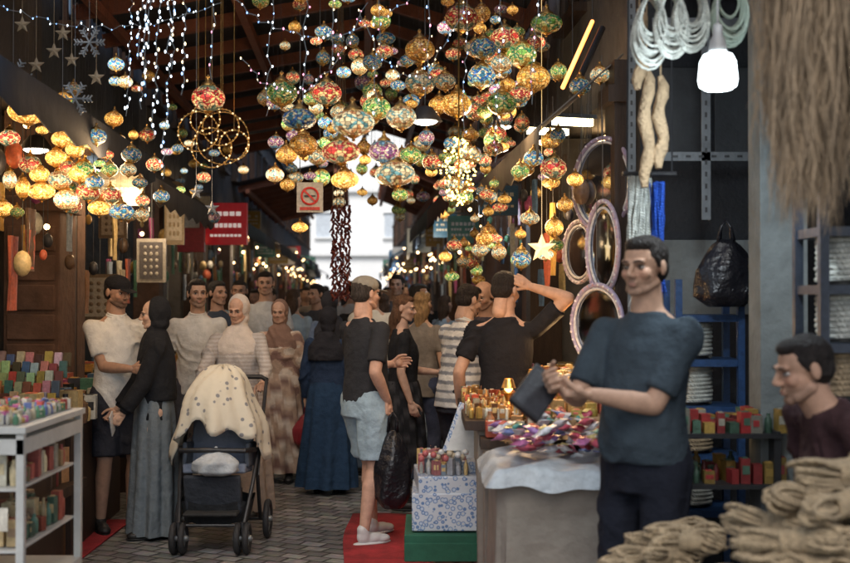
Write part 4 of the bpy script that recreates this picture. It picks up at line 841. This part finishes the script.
r_=N.new('ShaderNodeValToRGB'); r_.color_ramp.interpolation='CONSTANT'; e=r_.color_ramp.elements; e[0].color=(.5,.45,.3,1); e[1].position=.14; e[1].color=(.45,.51,.6,1); q=e.new(.34); q.color=(.1,.18,.34,1); q=e.new(.5); q.color=(.5,.52,.55,1)
L.new(vo.outputs['Distance'],r_.inputs[0]); L.new(r_.outputs[0],b_.inputs['Base Color']); b_.inputs['Roughness'].default_value=.35
green=M('green_cloth',(.015,.09,.05),.85,var=.3)
mb=MB(); mb.box((.17,6.5,.46),(.48,.5,.2),0); mb.box((.17,6.5,.32),(.56,.6,.06),1); mb.box((.17,6.195,.26),(.56,.01,.1),1)
for s in(-1,1): mb.box((.17,6.35,.15),(.6,.03,.035),2,ry=.5*s); mb.box((.17,6.65,.15),(.6,.03,.035),2,ry=.5*s)
mb.box((.17,6.5,.60),(.44,.48,.1),0,rz=.06)
mb.obj('floral_box_table',[flo,green,woodM],bevel=.006)
mb=MB(); mb.box((.27,6.6,.78),(.3,.02,.4),0,rx=-.25,ry=.35); mb.box((.27,6.585,.78),(.26,.02,.34),1,rx=-.25,ry=.35); mb.box((.3,6.5,.68),(.26,.22,.06),0,rz=.2); mb.obj('open_gift_box',[flo,M('white_card',(.6,.6,.58),.5,bump=.05)],bevel=.003)
mb=MB(); goods(mb,-.04,.22,6.28,6.7,.652,.04,.05,.11,[(.5,.48,.42),(.4,.4,.42),(.5,.35,.15),(.2,.25,.3),(.4,.15,.15),(.5,.5,.5)],round_=.4,jit=.7)
for k in range(12): mb.ell((-.02+.022*k,6.3+.05*(k%3),.74+.02*(k%2)),(.018,.02,.018),10,6,0,R.choice([(.6,.6,.58),(.5,.42,.3),(.4,.1,.1)]))
mb.obj('jars_and_boxes',[goodsM])
mb=MB(); n=60; rs=[]
def sq(a,w,d): return (w/2*math.copysign(abs(math.cos(a))**.25,math.cos(a)),d/2*math.copysign(abs(math.sin(a))**.25,math.sin(a)))
for k in range(11):
    t=k/10; row=[]
    for j in range(n):
        a=j*math.tau/n; x,y=sq(a,.62,.75); f=1+.06*t*math.sin(9*a+1)+.03*t*math.sin(21*a+t*3); row.append((x*f,y*f,.83-.82*t+(.01*math.sin(7*a) if 0<k<10 else 0)))
    rs.append(row)
mb.rings([[(0,0,.835)]*n]+rs,cap=False); mb.obj('canvas_covered_stand',[canvas],(.62,5.45,0),angle=60)
mb=MB(); vs=[];nx=50
for a in range(nx):
    for b2 in range(nx):
        x=-.36+.72*a/(nx-1); y=-.42+.84*b2/(nx-1); z=.865+.012*math.sin(13*x+7*y+3*math.sin(9*y))+.008*math.sin(29*x-17*y)
        ex=max(0,abs(x)-.31,abs(y)-.37); z-=ex*1.6
        vs.append((x,y,z))
mb.add(vs,[(a*nx+b2,a*nx+b2+1,(a+1)*nx+b2+1,(a+1)*nx+b2) for a in range(nx-1) for b2 in range(nx-1)]); mb.obj('plastic_sheet',[tarp],(.62,5.45,0),angle=180)
mb=MB(); cc=[(.45,.15,.3),(.28,.14,.36),(.5,.45,.45),(.1,.3,.26),(.55,.32,.15),(.6,.6,.62),(.15,.18,.36),(.45,.08,.12),(.6,.6,.62)]
for k in range(84):
    c=R.choice(cc); x=R.uniform(.36,.95); y=R.uniform(5.15,5.85); z=.9+.17*R.random()*(1-abs(x-.68)*1.6)
    Q=Matrix.Translation((x,y,z))@Matrix.Rotation(R.uniform(0,3),4,'Z')@Matrix.Rotation(R.uniform(-.5,.5),4,'X'); mb.T=Q
    n=12; l=R.uniform(.04,.075); rs=[]
    for q,(f,g) in enumerate([(.9,.05),(1,.05),(.85,.5),(.95,1),(1,1.05),(.9,.9),(.85,.4),(1,.05),(.9,.05)]):
        yy=l*(q/4-1); rs.append([(.03*f*math.cos(j*math.tau/n),yy,.018*g*math.sin(j*math.tau/n)) for j in range(n)])
    mb.rings(rs,0,c); mb.box((0,0,.019),(.03,.035,.003),0,R.choice([(.7,.7,.7),(.6,.5,.2),(.5,.1,.1)]))
mb.T=Matrix.Identity(4); mb.obj('wrapped_sweet_packets',[wrapM],angle=50)
mb=MB(); goods(mb,.3,1.05,5.9,6.15,.0+.9,.07,.08,.16,gold+[(.6,.6,.55)],round_=.3); mb.box((.68,6.02,.87),(.8,.3,.05),1); mb.box((.68,6.02,.43),(.76,.28,.84),2); goods(mb,.55,1.1,5.75,5.92,1.02,.08,.07,.08,[(.6,.15,.1),(.65,.5,.1),(.5,.3,.1)]); mb.box((.83,5.84,.97),(.56,.17,.1),0,(.4,.25,.12))
mb.obj('boxed_goods_stand',[goodsM,dwood,canvas],bevel=.003)
def ropehank(name,x,y,z,l,mat,rz,ry=0,n=15,r=.0062,th=.05):
    mb=MB(); 
    for k in range(n):
        ph0=k*math.tau/n+R.uniform(-.2,.2); rr=th*R.uniform(.35,.95); f=R.uniform(.8,1.05); pts=[]
        oy=rr*math.cos(ph0)*.6; oz=rr*math.sin(ph0)
        for q in range(26):
            a=q*math.tau/26; ca=math.cos(a); sa=math.sin(a); pin=.42+.58*min(1,abs(ca)*1.5)**1.3
            tw=.9*ca+ph0*.2; w_=math.sin(3*ca+ph0)*.007
            yy=(oy+rr*.8*sa)*pin; zz=(oz+rr*.3*sa)*pin
            pts.append((l/2*f*ca,yy*math.cos(tw)-zz*math.sin(tw)+w_,yy*math.sin(tw)+zz*math.cos(tw)+w_))
        mb.tube(pts,r,5,0,close=True)
    for k in range(8): mb.torus((-.03+.009*k,R.uniform(-.002,.002),0),th*.6,.0055,'X',16,5,0)
    o=mb.obj(name,[mat],(x,y,z),angle=180); o.rotation_euler=(R.uniform(-.8,.8),ry,rz); return o
mb=MB(); mb.box((1.33,3.5,.36),(.8,.6,.72),0); mb.box((.78,3.98,.34),(.3,.36,.66),0); mb.obj('wooden_crate_base',[dwood],bevel=.01)
for row in range(4):
    for q in range(4):
        for d_ in range(2):
            x=1.0+.2*q+.07*(row%2)+.03*row+R.uniform(-.03,.03); y=3.32+.16*d_+R.uniform(-.02,.02)
            ropehank('jute_rope_hank',x,y,.77+.08*row+R.uniform(-.01,.01),R.uniform(.28,.34),jute,R.uniform(-.6,.6),R.uniform(-.2,.2))
for (x,y,z,rz) in[(1.26,3.5,1.09,.2),(1.46,3.52,1.12,-.2)]: ropehank('jute_rope_hank',x,y,z,.34,jute,rz)
for k in range(12): ropehank('jute_rope_hank',.7+.06*(k%4)+R.uniform(-.02,.02),3.86+.09*(k//4)+R.uniform(-.02,.02),.7+.035*(k%4),.24,jute,R.uniform(-.5,.9),0,12,.0045,.036)
mb=MB(); mb.lathe([(.17,.65),(.18,.67),(.18,.71),(.16,.73)],(1.58,4.0,0),20)
for k in range(4): a=k*math.pi/2+.7; mb.tube([(1.58+.13*math.cos(a),4+.13*math.sin(a),.67),(1.58+.2*math.cos(a),4+.2*math.sin(a),0)],.016,8)
mb.obj('stool',[woodM])
# ------------------------------------------------------------ lights in the lit lamps
def pl(x,y,z,e,c,r=.1):
    l=bpy.data.lights.new('lamp_glow','POINT'); l.energy=e; l.color=c; l.shadow_soft_size=r; o=bpy.data.objects.new('lamp_glow',l); S.collection.objects.link(o); o.location=(x,y,z); return o
pl(1.12,4.42,2.36,32,(.8,.92,1),.08)
for p in[(-2.15,6.7,2.2),(-1.9,7.2,2.4),(-.4,6.6,2.15),(.4,7.3,2.7),(.7,7.8,2.2),(-.1,8.8,2.6),(-2.4,9.5,2.4)]: pl(*p,15,(1,.66,.36),.12)
for p in[(.6,6.7,1.35),(.85,7.2,1.4),(.5,6.1,1.3)]: pl(*p,6,(1,.58,.25),.05)
pl(-1.95,4.75,1.4,4,(1,.9,.75),.08)
for k in range(7):
    p=SW(-1.9,11+5*k,2.4); pl(p.x,p.y,2.4,16,(1,.75,.5),.15); p=SW(1.1,12+5*k,2.4); pl(p.x,p.y,2.4,18,(1,.82,.6) if k%2 else (.7,.85,1),.15)
# ------------------------------------------------------------ world, sun, camera
w=bpy.data.worlds.new('World'); S.world=w; w.use_nodes=True; N=w.node_tree.nodes; L=w.node_tree.links
AZ,ELV=deg(186),deg(48)
sky=N.new('ShaderNodeTexSky'); sky.sky_type='NISHITA'; sky.sun_disc=False; sky.sun_elevation=ELV; sky.sun_rotation=AZ; sky.air_density=1.; sky.dust_density=2
L.new(sky.outputs[0],N['Background'].inputs['Color']); N['Background'].inputs['Strength'].default_value=.15
sl=bpy.data.lights.new('sun','SUN'); sl.energy=2.8; sl.angle=deg(30); sl.color=(1,.97,.92); so=bpy.data.objects.new('sun',sl); S.collection.objects.link(so)
dv=V((math.sin(AZ)*math.cos(ELV),math.cos(AZ)*math.cos(ELV),math.sin(ELV))); so.rotation_euler=dv.to_track_quat('Z','Y').to_euler()
cd=bpy.data.cameras.new('camera'); cd.sensor_width=36; cd.lens=49.5; cd.clip_end=1000; cd.dof.use_dof=True; cd.dof.focus_distance=7.9; cd.dof.aperture_fstop=2.0
co=bpy.data.objects.new('camera',cd); S.collection.objects.link(co); co.location=(0,0,1.62); co.rotation_euler=(deg(90.66),0,0); S.camera=co
S.view_settings.view_transform='Standard'; S.view_settings.look='None'; S.view_settings.exposure=0
